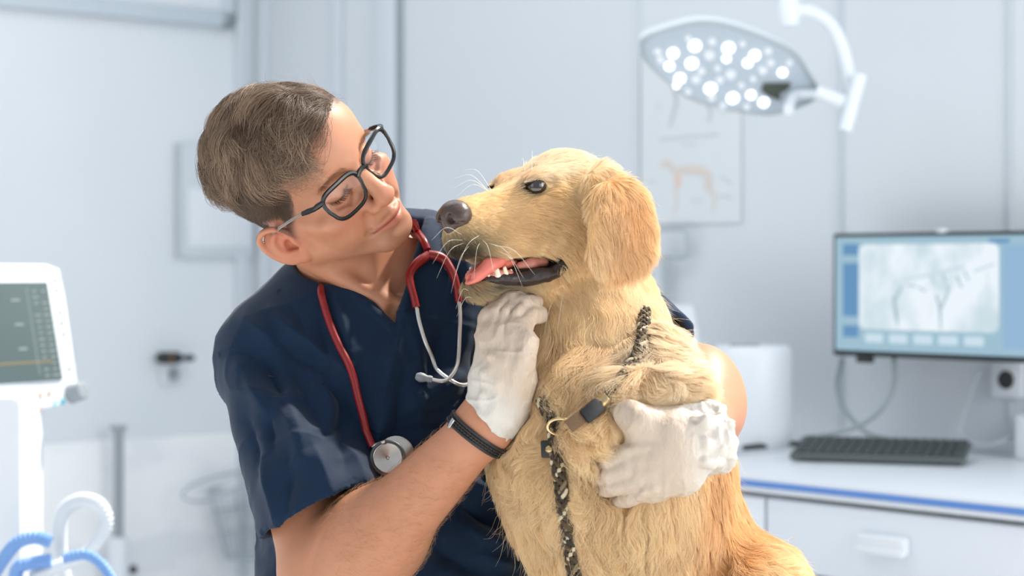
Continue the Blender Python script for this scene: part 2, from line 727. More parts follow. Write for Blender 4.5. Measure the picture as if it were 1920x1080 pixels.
fm = mat('pale_grey_frame', srgb(196, 207, 215), .5)
mb = MB()
mb.box((mid[0], mid[1], p1[2] + .024), (wB, .048, .03), LR, .004)
mb.box((p1[0], p1[1], p1[2] + .45) + DLW * .024, (.048, .9, .03), LR, .004)
local_build(mb, 'frame', fm, bo)
mb = MB()
mb.box((mid[0], mid[1], p1[2] + .47), (wB - .06, .86, .016), LR, .001)
local_build(mb, 'board_surface', white_p, bo)

# ---- spiral-bound planner on the left wall
a0 = LWp(330, 268, .012); a1 = LWp(474, 482, .012)
m_ = (a0 + a1) / 2; wP = np.linalg.norm((a1 - a0)[:2]); hP = abs(a1[2] - a0[2])
pl_ = thing('wall_planner', 'white planner with a spiral edge hanging on the wall beside the hair of the man', 'planner', tuple(m_))
mb = MB(); mb.box(m_, (wP, hP, .018), LR, .004); local_build(mb, 'back_sheet', mat('planner_card', srgb(208, 216, 222), .6), pl_)
mb = MB(); mb.box(m_ + NLW * .012 + UP * -.05 - DLW * .01, (wP * .80, hP * .52, .006), LR, .002); local_build(mb, 'front_sheet', white_p, pl_)
mb = MB()
for i in range(24):
    z = m_[2] - hP / 2 + hP * (i + .5) / 24
    c_ = LWp(335, 375, .016); c_[2] = z
    mb.tube([Vector(c_ + NLW * .008 * math.cos(t) + DLW * .010 * math.sin(t)) for t in np.linspace(0, 2 * math.pi, 9)[:-1]], .0016, 5, close=True)
local_build(mb, 'spiral_binding', chrome, pl_)

# ---- wall socket with the black plug
s0 = LWp(322, 690, .01)
so = thing('wall_socket', 'small white wall socket holding a black plug, left of the navy sleeve', 'socket', tuple(s0))
mb = MB(); mb.box(s0, (.075, .085, .014), LR, .004); local_build(mb, 'face_plate', white_p, so)
mb = MB(); mb.lathe([(0, .008), (.018, .008), (.020, .012), (.014, .010), (0, .009)], s0 + UP * -.018, LR, 20); local_build(mb, 'socket_ring', grey_p, so)
pg = thing('power_plug', 'black plug sticking out of the small wall socket', 'plug', tuple(LWp(330, 672, .05)))
q0 = Vector(LWp(296, 671, .05)); q1 = Vector(LWp(338, 671, .05)); q2 = Vector(LWp(364, 671, .05))
mb = MB(); mb.tube([q0, q0.lerp(q1, .1), q0.lerp(q1, .9), q1], [.014, .0175, .0175, .014], 12); local_build(mb, 'plug_body', dark_p, pg)
mb = MB(); mb.tube([q1, q1.lerp(q2, .3), q1.lerp(q2, .6), q1.lerp(q2, .8), q2], [.008, .006, .011, .010, .006], 12); local_build(mb, 'plug_tip', dark_p, pg)
mb = MB(); mb.tube([q0.lerp(q1, .45), q0.lerp(q1, .52)], [.0182, .0182], 12); local_build(mb, 'ring_mark', mat('amber_band', srgb(150, 110, 60), .5), pg)

# ---- pole in front of the left wall
pp = LWp(222, 805, .10)
po = thing('rail_pole', 'grey upright pole with a white foot standing by the marble wall', 'pole', (pp[0], pp[1], 0))
mb = MB(); mb.tube([Vector((pp[0], pp[1], .30)), Vector((pp[0], pp[1], pp[2]))], .0145, 16); local_build(mb, 'tube', grey_p, po)
mb = MB(); mb.box((pp[0], pp[1], pp[2] + .004), (.045, .03, .014), None, .003); local_build(mb, 'end_cap', grey_p, po)
zf = LWp(222, 1012, .10)[2]
mb = MB(); mb.lathe([(0, 0), (.10, 0), (.10, .02), (.034, .06), (.030, zf), (.026, zf + .008), (0, zf + .008)], (pp[0], pp[1], 0), None, 24); local_build(mb, 'foot', white_p, po)
kn = LWp(243, 1068, .11); mb = MB(); mb.tube([Vector(kn) - Vector((.012, 0, 0)), Vector(kn) + Vector((.02, 0, 0))], .012, 12); local_build(mb, 'knob', dark_p, po)
# ---- wire basket with a looped cable on the left wall
bk = LWp(470, 960, .10)
ba_ = thing('wire_basket', 'thin wire basket on the marble wall beside the hem of the sleeve', 'basket', tuple(bk))
wire = mat('grey_wire', srgb(176, 186, 194), .45, metal=.3)
mb = MB()
rim_ = [Vector(bk + DLW * .14 * math.cos(t) + NLW * .09 * math.sin(t) + UP * .07) for t in np.linspace(0, 2 * math.pi, 25)[:-1]]
bot = [Vector(bk + DLW * .08 * math.cos(t) + NLW * .05 * math.sin(t) + UP * -.13) for t in np.linspace(0, 2 * math.pi, 25)[:-1]]
mb.tube(rim_, .003, 6, close=True); mb.tube(bot, .003, 6, close=True)
for f in (.33, .66):
    mb.tube([a.lerp(b, f) for a, b in zip(rim_, bot)], .002, 6, close=True)
for a, b in zip(rim_, bot):
    mb.tube([a, b], .002, 6)
local_build(mb, 'basket_mesh', wire, ba_)
cb = MB()
cb.tube([Vector(x) for x in spl([tuple(LWp(x, y, o)) for x, y, o in ((520, 905, .10), (470, 885, .12), (420, 890, .14), (360, 910, .15), (342, 932, .16), (385, 940, .16), (450, 912, .18), (510, 900, .16))], 8)], .0035, 8)
cb.build('looped_cable', wire, label='thin grey cable looped over the rim of the wire basket', cat='cable')

# ---- anaesthesia machine with its screen at the left edge
TRc = np.array(W(111, 499, 1.30)); BRc = np.array(W(151, 746, 1.276))
av = nrm(A(-.50, -.866, 0))
dv_ = BRc - TRc; dv_ = dv_ - av * (dv_ @ av); Hm = np.linalg.norm(dv_); dv_ = dv_ / Hm
nv = np.cross(av, dv_)
if nv[0] < 0: nv = -nv
MR = np.stack([-av, -dv_, np.cross(-av, -dv_)], 1)
if MR[:, 2] @ nv < 0:
    print('monitor normal flipped')
am = thing('anesthesia_machine', 'white medical machine with a dark readout screen at the edge of the picture', 'medical machine', (TRc[0] - .2, TRc[1] - .2, 0))


def MP(s, t, o=0.0):
    """point of the front plate: s metres left of the right edge, t below the top, o in front"""
    return TRc + av * s + dv_ * t + MR[:, 2] * o


mb = MB()
mb.prism([(0, -.004), (.004, -.06), (0, -Hm), (-.06, -Hm - .012), (-.45, -Hm - .030), (-.45, .006), (-.03, .004)], -.07, 0, TRc, MR, .004, 2)
local_build(mb, 'housing', white_p, am)
scr_m = mat('readout_screen', srgb(60, 72, 72), .25)
nt, N, L, b = nodes(scr_m); b.inputs['Emission Color'].default_value = (*srgb(108, 124, 124), 1); b.inputs['Emission Strength'].default_value = .55
mb = MB(); mb.box(MP(.225, .115, .002), (.37, .172, .004), MR, .001); SCR = local_build(mb, 'screen', scr_m, am)
tx = mat('readout_text', (0, 0, 0), .5, Emission_Strength=1.0); tx.node_tree.nodes['Principled BSDF'].inputs['Emission Color'].default_value = (*srgb(172, 184, 184), 1)
mb = MB()
rr = random.Random(4)
for i in range(15):
    for j in range(2):
        if rr.random() < .15: continue
        s_ = .055 + .022 * j
        mb.box(MP(s_, .045 + i * .0105, .0045), (.007 + .008 * rr.random(), .0028, .0006), MR)
for i in range(3):
    mb.box(MP(.125, .06 + .042 * i, .0045), (.020, .004, .0006), MR)
mb.box(MP(.095, .115, .0045), (.0015, .150, .0006), MR)
local_build(mb, 'readout', tx, am)
amb = mat('amber_trace', (0, 0, 0), .5, Emission_Strength=.8); amb.node_tree.nodes['Principled BSDF'].inputs['Emission Color'].default_value = (*srgb(176, 160, 122), 1)
mb = MB(); mb.box(MP(.20, .168, .0045), (.28, .004, .0006), MR); local_build(mb, 'amber_trace', amb, am)
for i, t in enumerate((.024, .042, .082, .101, .120, .182)):
    mb = MB(); mb.lathe([(0, .003), (.003, .0028), (.004, 0)], MP(.016, t), MR, 12); local_build(mb, 'key', grey_p, am)
orange_m = mat('orange_key', srgb(214, 180, 160), .5); teal = mat('teal_key', srgb(70, 190, 214), .4); mint = mat('mint_key', srgb(150, 222, 222), .4)
for s_, t, mm_ in ((.075, .222, orange_m), (.097, .224, orange_m), (.119, .226, orange_m), (.141, .228, orange_m), (.104, .246, orange_m), (.064, .241, mint), (.046, .239, teal)):
    mb = MB(); mb.box(MP(s_, t, .001), (.008, .009, .003), MR, .001); local_build(mb, 'key', mm_, am, label='small coloured key')
mb = MB(); mb.lathe([(0, .030), (.013, .029), (.0155, .026), (.0165, .004), (.018, 0)], MP(.020, .226), MR, 24); local_build(mb, 'rotary_knob', grey_p, am)
mb = MB()
hpts = [MP(-.002, .118, -.03), MP(-.022, .122, -.03), MP(-.030, .135, -.03), MP(-.030, .185, -.03), MP(-.024, .205, -.03), MP(-.002, .212, -.03)]
mb.tube([Vector(x) for x in spl([tuple(x) for x in hpts], 5)], .0042, 10); local_build(mb, 'grab_handle', grey_p, am)
colb = W(8, 900, 1.05)
mb = MB(); mb.box((colb.x - .075, colb.y + .10, .58), (.20, .16, 1.02), None, .02); local_build(mb, 'column', white_p, am)
mb = MB(); mb.box((colb.x - .075, colb.y + .10, .05), (.42, .40, .10), None, .03); local_build(mb, 'wheeled_base', white_p, am)

# hoses
blue_m = mat('blue_hose', srgb(122, 164, 222), .45)
whose_m = mat('clear_white_hose', srgb(222, 228, 234), .35)


def hose(name, pl, y, r, m, label):
    P_ = spl([tuple(W(x, py, y + dy)) for x, py, dy in pl], 16)
    seg = np.linalg.norm(np.diff(P_, axis=0), axis=1); L_ = np.concatenate([[0], np.cumsum(seg)])
    n = int(L_[-1] / .0022)
    ss = np.linspace(0, L_[-1], n)
    C_ = np.stack([np.interp(ss, L_, P_[:, i]) for i in range(3)], 1)
    rad = [r * (1 + .10 * math.sin(i * math.pi / 1.5)) for i in range(n)]
    mb = MB(); mb.tube([Vector(x) for x in C_], rad, 12)
    return mb.build(name, m, label=label, cat='hose')


hose('breathing_hose', [(60, 1085, 0), (110, 1062, 0), (165, 1035, 0), (198, 985, 0), (188, 948, .0), (150, 938, .02), (118, 962, .04), (112, 1010, .06), (122, 1090, .06)], 1.0, .0115, whose_m, 'white corrugated hose curving in a tall loop beside the grey pole')
hose('breathing_hose', [(-20, 1090, 0), (5, 1050, 0), (32, 1018, 0), (65, 1008, 0), (95, 1016, 0)], .9, .0105, blue_m, 'blue corrugated hose arching from the corner of the picture')
hose('breathing_hose', [(28, 1092, .05), (34, 1064, .04), (60, 1056, .04), (95, 1050, .04)], .95, .0110, blue_m, 'short blue corrugated hose below the blue arch')
hose('breathing_hose', [(120, 1046, 0), (160, 1040, 0), (190, 1058, 0), (216, 1095, 0)], .9, .0085, blue_m, 'thin blue hose bending down beside the foot of the pole')

# ---- counter on the right wall
ZT = .918; OFF = .70
e0 = RWp(1200, 500, OFF); e1 = RWp(2050, 500, OFF)
Lc = np.linalg.norm((e1 - e0)[:2])
mide = (e0 + e1) / 2
cn_t = thing('worktop', 'white worktop with a blue front edge under the big screen', 'worktop', (mide[0], mide[1], ZT))
mb = MB(); mb.box(A(mide[0], mide[1], ZT - .014) - NRW * (OFF / 2 - .003), (Lc, OFF - .010, .028), np.stack([DRW, NRW, np.cross(DRW, NRW)], 1), .002)
local_build(mb, 'slab', white_p, cn_t)
mb = MB(); mb.box(A(mide[0], mide[1], ZT - .0125), (Lc, .004, .011), np.stack([DRW, NRW, np.cross(DRW, NRW)], 1), .001)
local_build(mb, 'edge_strip', mat('blue_edging', srgb(92, 138, 208), .45), cn_t, label='blue edging')
drm = mat('white_drawer_front', srgb(226, 232, 240), .4)
rngc = [(1200, 1447), (1447, 1850), (1850, 2050)]
for i, (xa, xb) in enumerate(((1205, 1448), (1448, 2045))):
    pa = RWp(xa, 500, OFF - .03); pb = RWp(xb, 500, OFF - .03)
    wu = np.linalg.norm((pb - pa)[:2]); mc = (pa + pb) / 2
    ub = thing('drawer_unit', ['white drawer unit half hidden behind the dog', 'white drawer unit with a long recessed handle below the keyboard'][i], 'drawer unit', (mc[0], mc[1], 0))
    MRR = np.stack([DRW, NRW, np.cross(DRW, NRW)], 1)
    mb = MB(); mb.box(A(mc[0], mc[1], (ZT - .03) / 2) - NRW * (OFF / 2 - .03), (wu, OFF - .08, ZT - .032), MRR, .002); local_build(mb, 'carcass', white_p, ub)
    zz = [ZT - .034, ZT - .034 - .122, ZT - .034 - .40, .10]
    zz = [ZT - .034, .752, .45, .10]
    for k_ in range(3):
        za, zb_ = zz[k_] - .003, zz[k_ + 1]
        mb = MB(); mb.box(A(mc[0], mc[1], (za + zb_) / 2) + NRW * .010, (wu - .006, .018, za - zb_ - .002), MRR, .003)
        D = local_build(mb, 'drawer', drm, ub)
        hc = RWp(1655, 962, OFF) if i else mc + NRW * .02
        hz = (ZT - .034 + .752) / 2 + .006 if k_ == 0 else (za + zb_) / 2
        hx = RWp(1655, 500, OFF - .003) if i else mc + NRW * .03
        mb = MB()
        mb.box(A(hx[0], hx[1], hz), (.105, .022, .034), MRR, .008, 3)
        mb.box(A(hx[0], hx[1], hz - .012) + NRW * .008, (.100, .012, .014), MRR, .004, 3)
        hdl = local_build(mb, 'handle', white_p, ub)
        hdl.parent = D
tl = RWp(1905, 960, OFF - .008)
mb = MB()
for i in range(9):
    mb.box(tl + DRW * (-.030 + .0085 * i), (.0055 if i % 3 else .003, .002, .006), np.stack([DRW, NRW, np.cross(DRW, NRW)], 1))
mb.build('drawer_label', grey_p, label='small grey lettering strip on the drawer near the picture edge', cat='label')


def on_top(px, py):
    d = (ZC - ZT) * F / (py - 500)
    return A((px - 960) / F * d, d - DC, ZT)


# ---- screen on the wall above the counter
OM = .16
tlc = RWp(1563, 438, OM)
Hs = tlc[2] - RWp(1563, 666, OM)[2]
Ws = Hs * 2.32
mc = tlc + DRW * Ws / 2 - UP * Hs / 2
mo = thing('monitor', 'wide flat screen showing a pale x-ray, on the wall above the keyboard', 'monitor', tuple(mc))
mb = MB(); mb.box(mc - NRW * .012, (Ws, Hs, .030), RR, .004); local_build(mb, 'bezel', mat('black_bezel', srgb(20, 34, 38), .35), mo)


def emi(name, c, s=1.0):
    m = mat(name, (0, 0, 0), .35)
    b = m.node_tree.nodes['Principled BSDF']
    b.inputs['Emission Color'].default_value = (*srgb(*c), 1)
    b.inputs['Emission Strength'].default_value = s
    b.inputs['Specular IOR Level'].default_value = .2
    return m


tl2 = tlc + DRW * .008 - UP * .008
Wi, Hi = Ws - .016, Hs - .020


def SP(u, v, o=.0):
    """u, v in 0-1 over the picture area"""
    return tl2 + DRW * (u * Wi) - UP * (v * Hi) + NRW * (.0035 + o)


def sbox(mb, u0, v0, u1, v1, o, rad=0.0, th=.0004):
    c = (SP(u0, v0, o) + SP(u1, v1, o)) / 2
    w, h = (u1 - u0) * Wi, (v1 - v0) * Hi
    if rad:
        pts = []
        for cx, cy, a0 in ((w / 2 - rad, h / 2 - rad, 0), (-w / 2 + rad, h / 2 - rad, 90), (-w / 2 + rad, -h / 2 + rad, 180), (w / 2 - rad, -h / 2 + rad, 270)):
            for t in range(0, 91, 15):
                pts.append((cx + rad * math.cos(math.radians(a0 + t)), cy + rad * math.sin(math.radians(a0 + t))))
        mb.prism(pts, -th / 2, th / 2, c, RR)
    else:
        mb.box(c, (w, h, th), RR)


mb = MB(); sbox(mb, 0, 0, 1, 1, 0); D = local_build(mb, 'display', emi('display_blue', (152, 184, 200)), mo)
bar_m = emi('display_bars', (96, 142, 184))
for bb in ((.035, .06, .105, .16), (.035, .23, .105, .70), (.035, .78, .105, .885), (.66, .03, .74, .065)):
    mb = MB(); sbox(mb, *bb, .0006)
    x_ = local_build(mb, 'side_bar', bar_m, mo); x_.parent = D
mb = MB(); sbox(mb, .715, .08, .99, .94, .0003); x_ = local_build(mb, 'side_panel', emi('display_panel', (142, 176, 206)), mo); x_.parent = D
# x-ray picture with a procedural spine and airway pattern
xm = emi('xray_picture', (226, 236, 242), 1.0)
nt, N, L, b = nodes(xm)
tc = N.new('ShaderNodeTexCoord'); mp = N.new('ShaderNodeMapping'); mp.inputs['Scale'].default_value = (14, 14, 9)
no = N.new('ShaderNodeTexNoise'); no.inputs['Scale'].default_value = 1.0; no.inputs['Detail'].default_value = 5
crr = N.new('ShaderNodeValToRGB'); crr.color_ramp.elements[0].position = .36; crr.color_ramp.elements[1].position = .56
crr.color_ramp.elements[0].color = (*srgb(196, 214, 222), 1); crr.color_ramp.elements[1].color = (*srgb(228, 237, 243), 1)
L.new(tc.outputs['Object'], mp.inputs[0]); L.new(mp.outputs[0], no.inputs['Vector']); L.new(no.outputs[0], crr.inputs[0]); L.new(crr.outputs[0], b.inputs['Emission Color'])
mb = MB(); sbox(mb, .108, .065, .700, .810, .0010, .016); XR = local_build(mb, 'xray_picture', xm, mo); XR.parent = D


def blobm(us, r, m, name):
    o0 = Vector(SP(0, 0, .0012))
    nn = Vector(NRW)
    for u0, v0, u1, v1, r0, r1 in us:
        mb = MB()
        a, b2 = Vector(SP(u0, v0, .0012)), Vector(SP(u1, v1, .0012))
        P_ = [a.lerp(b2, t) for t in np.linspace(0, 1, 6)]
        mb.tube(P_, [r0 + (r1 - r0) * t for t in np.linspace(0, 1, 6)], 8)
        for v in mb.bm.verts:                 # flat on the picture
            d = (v.co - o0).dot(nn)
            v.co -= nn * d * .93
        x = local_build(mb, name, m, mo); x.parent = D


blobm([(.262, .52, .275, .70, .0035, .0045), (.275, .70, .280, .78, .004, .001), (.300, .42, .265, .56, .002, .003),
       (.445, .50, .460, .62, .003, .0035), (.490, .50, .462, .62, .0025, .003), (.460, .62, .462, .86 - .06, .0035, .0015),
       (.50, .42, .485, .52, .002, .0025), (.53, .34, .55, .44, .0028, .0020), (.56, .30, .58, .38, .0024, .0016), (.47, .30, .49, .44, .0025, .0018),
       (.42, .34, .44, .42, .0018, .0015), (.37, .44, .40, .47, .0022, .0018), (.32, .42, .36, .43, .0018, .0018)], 0, emi('xray_dark', (160, 184, 194)), 'xray_shadow')
blobm([(.21, .54, .20, .66, .004, .003), (.30, .38, .42, .33, .003, .004), (.42, .33, .56, .26, .004, .004), (.60, .30, .68, .24, .003, .003), (.15, .11, .155, .13, .003, .002),
       (.655, .30, .655, .58, .0016, .0016), (.44, .45, .50, .38, .003, .003)], 0, emi('xray_grey', (200, 216, 224)), 'xray_haze')
for i in range(5):
    mb = MB(); u0 = .135 + i * .106
    sbox(mb, u0, .845, u0 + .080, .925, .0008, .004); x_ = local_build(mb, 'thumbnail', emi('thumb', (196, 216, 228)), mo); x_.parent = D
p = RWp(1768, 436, OM) 
mb = MB(); mb.box(A(p[0], p[1], tlc[2] + .002), (.018, .008, .02), RR, .003); local_build(mb, 'webcam', white_p, mo)
p = RWp(1622, 672, OM)
mb = MB(); mb.box(A(p[0], p[1], tlc[2] - Hs - .006), (.036, .014, .018), RR, .003); local_build(mb, 'sensor_bump', dark_p, mo)
mb = MB(); mb.box(mc - NRW * .09, (.10, .10, .13), RR, .004); local_build(mb, 'wall_mount', dark_p, mo)

# ---- keyboard
kc = (on_top(1480, 866) + on_top(1808, 876)) / 2
kd = nrm(on_top(1808, 876) - on_top(1480, 866)); kw = np.linalg.norm(on_top(1808, 876) - on_top(1478, 866))
kb = thing('keyboard', 'dark grey keyboard lying on the white worktop', 'keyboard', tuple(kc))
kn_ = np.cross(UP, kd); tlt = math.radians(7)
kr = rotmat(x=kd, y=kn_ * math.cos(tlt) + UP * math.sin(tlt))
dpth = .16
kcc = kc + kr[:, 1] * dpth / 2 + UP * .010
kmat = mat('keyboard_case', srgb(84, 92, 92), .5); kcap = mat('keyboard_keys', srgb(62, 70, 70), .5)
mb = MB(); mb.box(kcc, (kw, dpth, .014), kr, .006, 3); local_build(mb, 'case', kmat, kb)
mb = MB()
for r_ in range(5):
    for c_ in range(17):
        mb.box(kcc + kd * (-kw / 2 + kw * (c_ + .8) / 17.6) + kr[:, 1] * (-dpth * .38 + dpth * .19 * r_) + kr[:, 2] * .009, (kw / 17.6 * .84, dpth * .19 * .82, .005), kr)
local_build(mb, 'keys', kcap, kb)
for s_ in (-1, 1):
    mb = MB()
    mb.box(kc + kn_ * dpth * .92 + kd * s_ * kw * .42 + UP * .012, (.02, .01, .024), np.stack([kd, kn_, UP], 1))
    local_build(mb, 'foot', kmat, kb)

# ---- cables of the screen
cable_m = mat('grey_cable', srgb(150, 160, 164), .5)
for lab, pts in (('thick grey cable hanging from the left part of the screen to the worktop', [(1578, 676, .14), (1570, 720, .12), (1582, 765, .11), (1618, 806, .12), (1655, 822, .14), (1690, 830, .16)]),
                 ('thick grey cable curving from under the screen towards the white drum', [(1676, 672, .14), (1676, 720, .13), (1655, 765, .15), (1612, 798, .18), (1560, 813, .22), (1500, 824, .26)])):
    mb = MB(); mb.tube([Vector(x) for x in spl([tuple(RWp(*q)) for q in pts], 8)], .0052, 10)
    mb.build('screen_cable', cable_m, label=lab, cat='cable')
mb = MB(); mb.tube([Vector(x) for x in spl([tuple(on_top(x, y) + UP * .007) for x, y in ((1395, 846), (1440, 842), (1500, 838), (1545, 842))], 8)], .006, 10)
mb.build('table_cable', dark_p, label='dark cable lying on the worktop beside the white drum', cat='cable')
mb = MB(); mb.tube([Vector(x) for x in spl([tuple(RWp(*q)) for q in ((1836, 696, .03), (1822, 730, .03), (1806, 780, .03), (1800, 815, .04), (1840, 835, .06), (1880, 828, .06), (1900, 810, .04))], 8)], .0030, 8)
mb.build('thin_cable', mat('pale_cable', srgb(196, 206, 212), .5), label='thin pale cable hanging on the wall below the right part of the screen', cat='cable')
s1 = RWp(1890, 712, .012)
sk = thing('wall_outlet', 'white round outlet with dark centre on the wall below the screen', 'socket', tuple(s1))
mb = MB(); mb.box(s1, (.075, .075, .014), RR, .005); local_build(mb, 'face_plate', white_p, sk)
mb = MB(); mb.lathe([(0, .009), (.014, .009), (.017, .012), (.019, .008), (.019, 0)], s1, RR, 20); local_build(mb, 'socket_well', dark_p, sk)

# ---- white drum-shaped device on the counter
dc_ = on_top(1418, 842) + A(0, .07, 0)
dw = 74 / F * (dc_[1] + DC)
dm = thing('white_drum_device', 'rounded white tabletop device behind the elbow', 'device', tuple(dc_))
zt_ = ZC - (648 - 500) / F * (dc_[1] + DC) - ZT
mb = MB(); mb.lathe([(0, .0), (dw * .95, .0), (dw, .012), (dw, zt_ - .02), (dw * .97, zt_ - .006), (dw * .90, zt_), (0, zt_ + .002)], dc_, None, 40); local_build(mb, 'body', white_p, dm)
mb = MB(); mb.box(dc_ + A(-.02, -dw * .4, zt_ + .002), (.06, .03, .006), None, .002); local_build(mb, 'lid_grip', grey_p, dm)
# pale device behind it
pb = on_top(1318, 850) + A(-.03, .30, 0)
pr = thing('sloped_device', 'pale device with a sloping side behind the white drum device', 'device', tuple(pb))
dd = pb[1] + DC
X0, X1, X2, X3 = [(x - 1325) / F * dd for x in (1262, 1350, 1364, 1262)]
z1 = ZC - (572 - 500) / F * dd - ZT; z0 = ZC - (640 - 500) / F * dd - ZT
mb = MB(); mb.prism([(X0, 0), (X2 + .03, 0), (X2, z0), (X1, z1), (X0, z1)], -.09, .09, pb, np.stack([A(1, 0, 0), UP, A(0, -1, 0)], 1), .006); local_build(mb, 'body', mat('pale_device', srgb(214, 219, 224), .5), pr)
# bracket on the wall behind the ear of the dog
bkp = RWp(1258, 456, .03)
bt = thing('wall_bracket', 'pale square wire bracket on the wall behind the ear of the dog', 'bracket', tuple(bkp))
pb_m = mat('bracket_paint', srgb(176, 184, 190), .5)
mb = MB()
sq_ = [tuple(RWp(x, y, .03)) for x, y in ((1232, 430), (1280, 430), (1288, 438), (1288, 474), (1280, 482), (1232, 480))]
mb.tube([Vector(x) for x in spl(sq_, 4)], .006, 8); local_build(mb, 'wire_loop', pb_m, bt)
a_ = RWp(1246, 482, .03); b2 = RWp(1246, 572, .03)
mb = MB(); mb.tube([Vector(a_), Vector(b2)], .010, 8); local_build(mb, 'upright', pb_m, bt)
# white box at the right edge
bx = on_top(1935, 862)
mb = MB(); mb.box(bx + UP * .045, (.05, .05, .09), np.stack([DRW, NRW, np.cross(DRW, NRW)], 1), .006)
mb.build('small_box', white_p, label='small white box on the worktop at the picture edge', cat='box')

# ---- anatomy poster
po_m = mat('poster_paper', srgb(214, 219, 223), .6)
P0 = RWp(1203, 96, .004); P1 = RWp(1390, 417, .004)
pc = (P0 + P1) / 2
ps = thing('anatomy_poster', 'tall pale poster with faint drawings of dogs behind the lamp', 'poster', tuple(pc))
mb = MB(); mb.box(pc, (np.linalg.norm((P1 - P0)[:2]), P0[2] - P1[2], .003), RR); local_build(mb, 'sheet', po_m, ps)


def flat(pls, m, name, off=.0065):
    o0 = Vector(RWp(1300, 300, .006)); nn = Vector(NRW)
    for pl in pls:
        mb = MB()
        Q = [RWp(x, y, off) for x, y, r in pl]
        mb.tube([Vector(q) for q in spl([tuple(q) for q in Q], 4)], list(np.interp(np.linspace(0, 1, (len(pl) - 1) * 4 + 1), np.linspace(0, 1, len(pl)), [r * .00115 for _, _, r in pl])), 8)
        for v in mb.bm.verts:
            d = (v.co - o0).dot(nn)
            v.co -= nn * d * .93
        local_build(mb, name, m, ps)


tan = mat('print_tan', srgb(212, 203, 196), .7); gry = mat('print_grey', srgb(188, 191, 193), .7); redp = mat('print_red', srgb(228, 190, 176), .7); txt = mat('print_text', srgb(196, 202, 206), .7)
flat([[(1250, 130, 8), (1262, 160, 7), (1268, 190, 5), (1262, 215, 4), (1256, 238, 3)], [(1318, 170, 6), (1326, 195, 5), (1332, 210, 4), (1328, 230, 3)], [(1235, 120, 10), (1280, 130, 18), (1320, 150, 14)]], gry, 'upper_drawing')
flat([[(1262, 322, 6), (1290, 318, 10), (1318, 322, 10), (1334, 332, 6)], [(1238, 312, 5), (1250, 306, 7), (1264, 322, 7)], [(1266, 330, 6), (1268, 360, 4), (1268, 385, 3), (1262, 400, 3)], [(1330, 335, 6), (1334, 360, 4), (1340, 378, 3), (1334, 398, 3)],
      [(1322, 335, 5), (1326, 360, 3)]], tan, 'lower_drawing')
flat([[(1270, 326, 4), (1272, 340, 6), (1270, 352, 3)]], redp, 'red_organ_mark', .0072)
flat([[(1234, 262, 3), (1290, 257, 3), (1348, 252, 3)], [(1278, 272, 2), (1305, 270, 2)], [(1215, 340, 2), (1228, 340, 2)], [(1350, 330, 2), (1372, 345, 2)], [(1345, 365, 2), (1375, 372, 2)], [(1218, 380, 2), (1232, 379, 2)], [(1295, 375, 2), (1318, 378, 2)],
      [(1228, 200, 2), (1240, 199, 2)], [(1352, 210, 2), (1372, 208, 2)]], txt, 'caption_line')

# ---- surgical lamp
lc = np.array(W(1370, 128, 1.75))
ln_ = nrm(A(.06, -.80, -.55))
lx = nrm(A(1, 0, 0) - ln_ * ln_[0]); lx = nrm(lx + 0 * UP); ly = np.cross(ln_, lx)
LMR = np.stack([lx, ly, ln_], 1)
sl = thing('surgical_lamp', 'white surgical lamp with bright clustered bulbs on a curved ceiling arm', 'lamp', tuple(lc))


def on_lamp(px, py, o=0.0):
    """local coordinates in the plane of the lamp's face"""
    d = np.array(W(px, py, 0)) - A(0, -DC, ZC)
    c0 = lc + ln_ * o
    t = ((c0 - A(0, -DC, ZC)) @ ln_) / (d @ ln_)
    p = A(0, -DC, ZC) + d * t
    q = (p - lc) @ LMR
    return q[0], q[1]


out = [(1203, 78), (1222, 66), (1290, 46), (1330, 43), (1372, 50), (1440, 74), (1490, 102), (1515, 138), (1534, 172), (1520, 190), (1480, 206), (1440, 214), (1400, 210), (1350, 200), (1300, 186), (1262, 160), (1228, 130), (1212, 112), (1203, 92)]
ol = [on_lamp(x, y) for x, y in out]
ol = [tuple(v) for v in spl([(a, b, 0) for a, b in ol + [ol[0]]], 4)[:-1, :2]]
lampw = mat('lamp_housing', srgb(226, 232, 238), .35)
lampf = mat('lamp_face', srgb(180, 191, 201), .3)
lrim = mat('lamp_rim', srgb(170, 180, 186), .4)
mb = MB(); mb.prism(ol, -.035, -.004, lc, LMR, .006, 2); local_build(mb, 'housing', lampw, sl)
mb = MB()
mb.tube([Vector(lc + LMR @ A(x, y, -.002)) for x, y in ol], .0045, 8, close=True); local_build(mb, 'rim', lrim, sl)
mb = MB(); cxl, cyl = np.mean(ol, 0)
mb.prism([(cxl + (x - cxl) * .965, cyl + (y - cyl) * .965) for x, y in ol], -.004, -.001, lc, LMR); local_build(mb, 'face', lampf, sl)
led = emi('bulb_light', (240, 246, 255), 2.6); dimled = emi('dim_bulb_light', (222, 230, 238), 1.1)
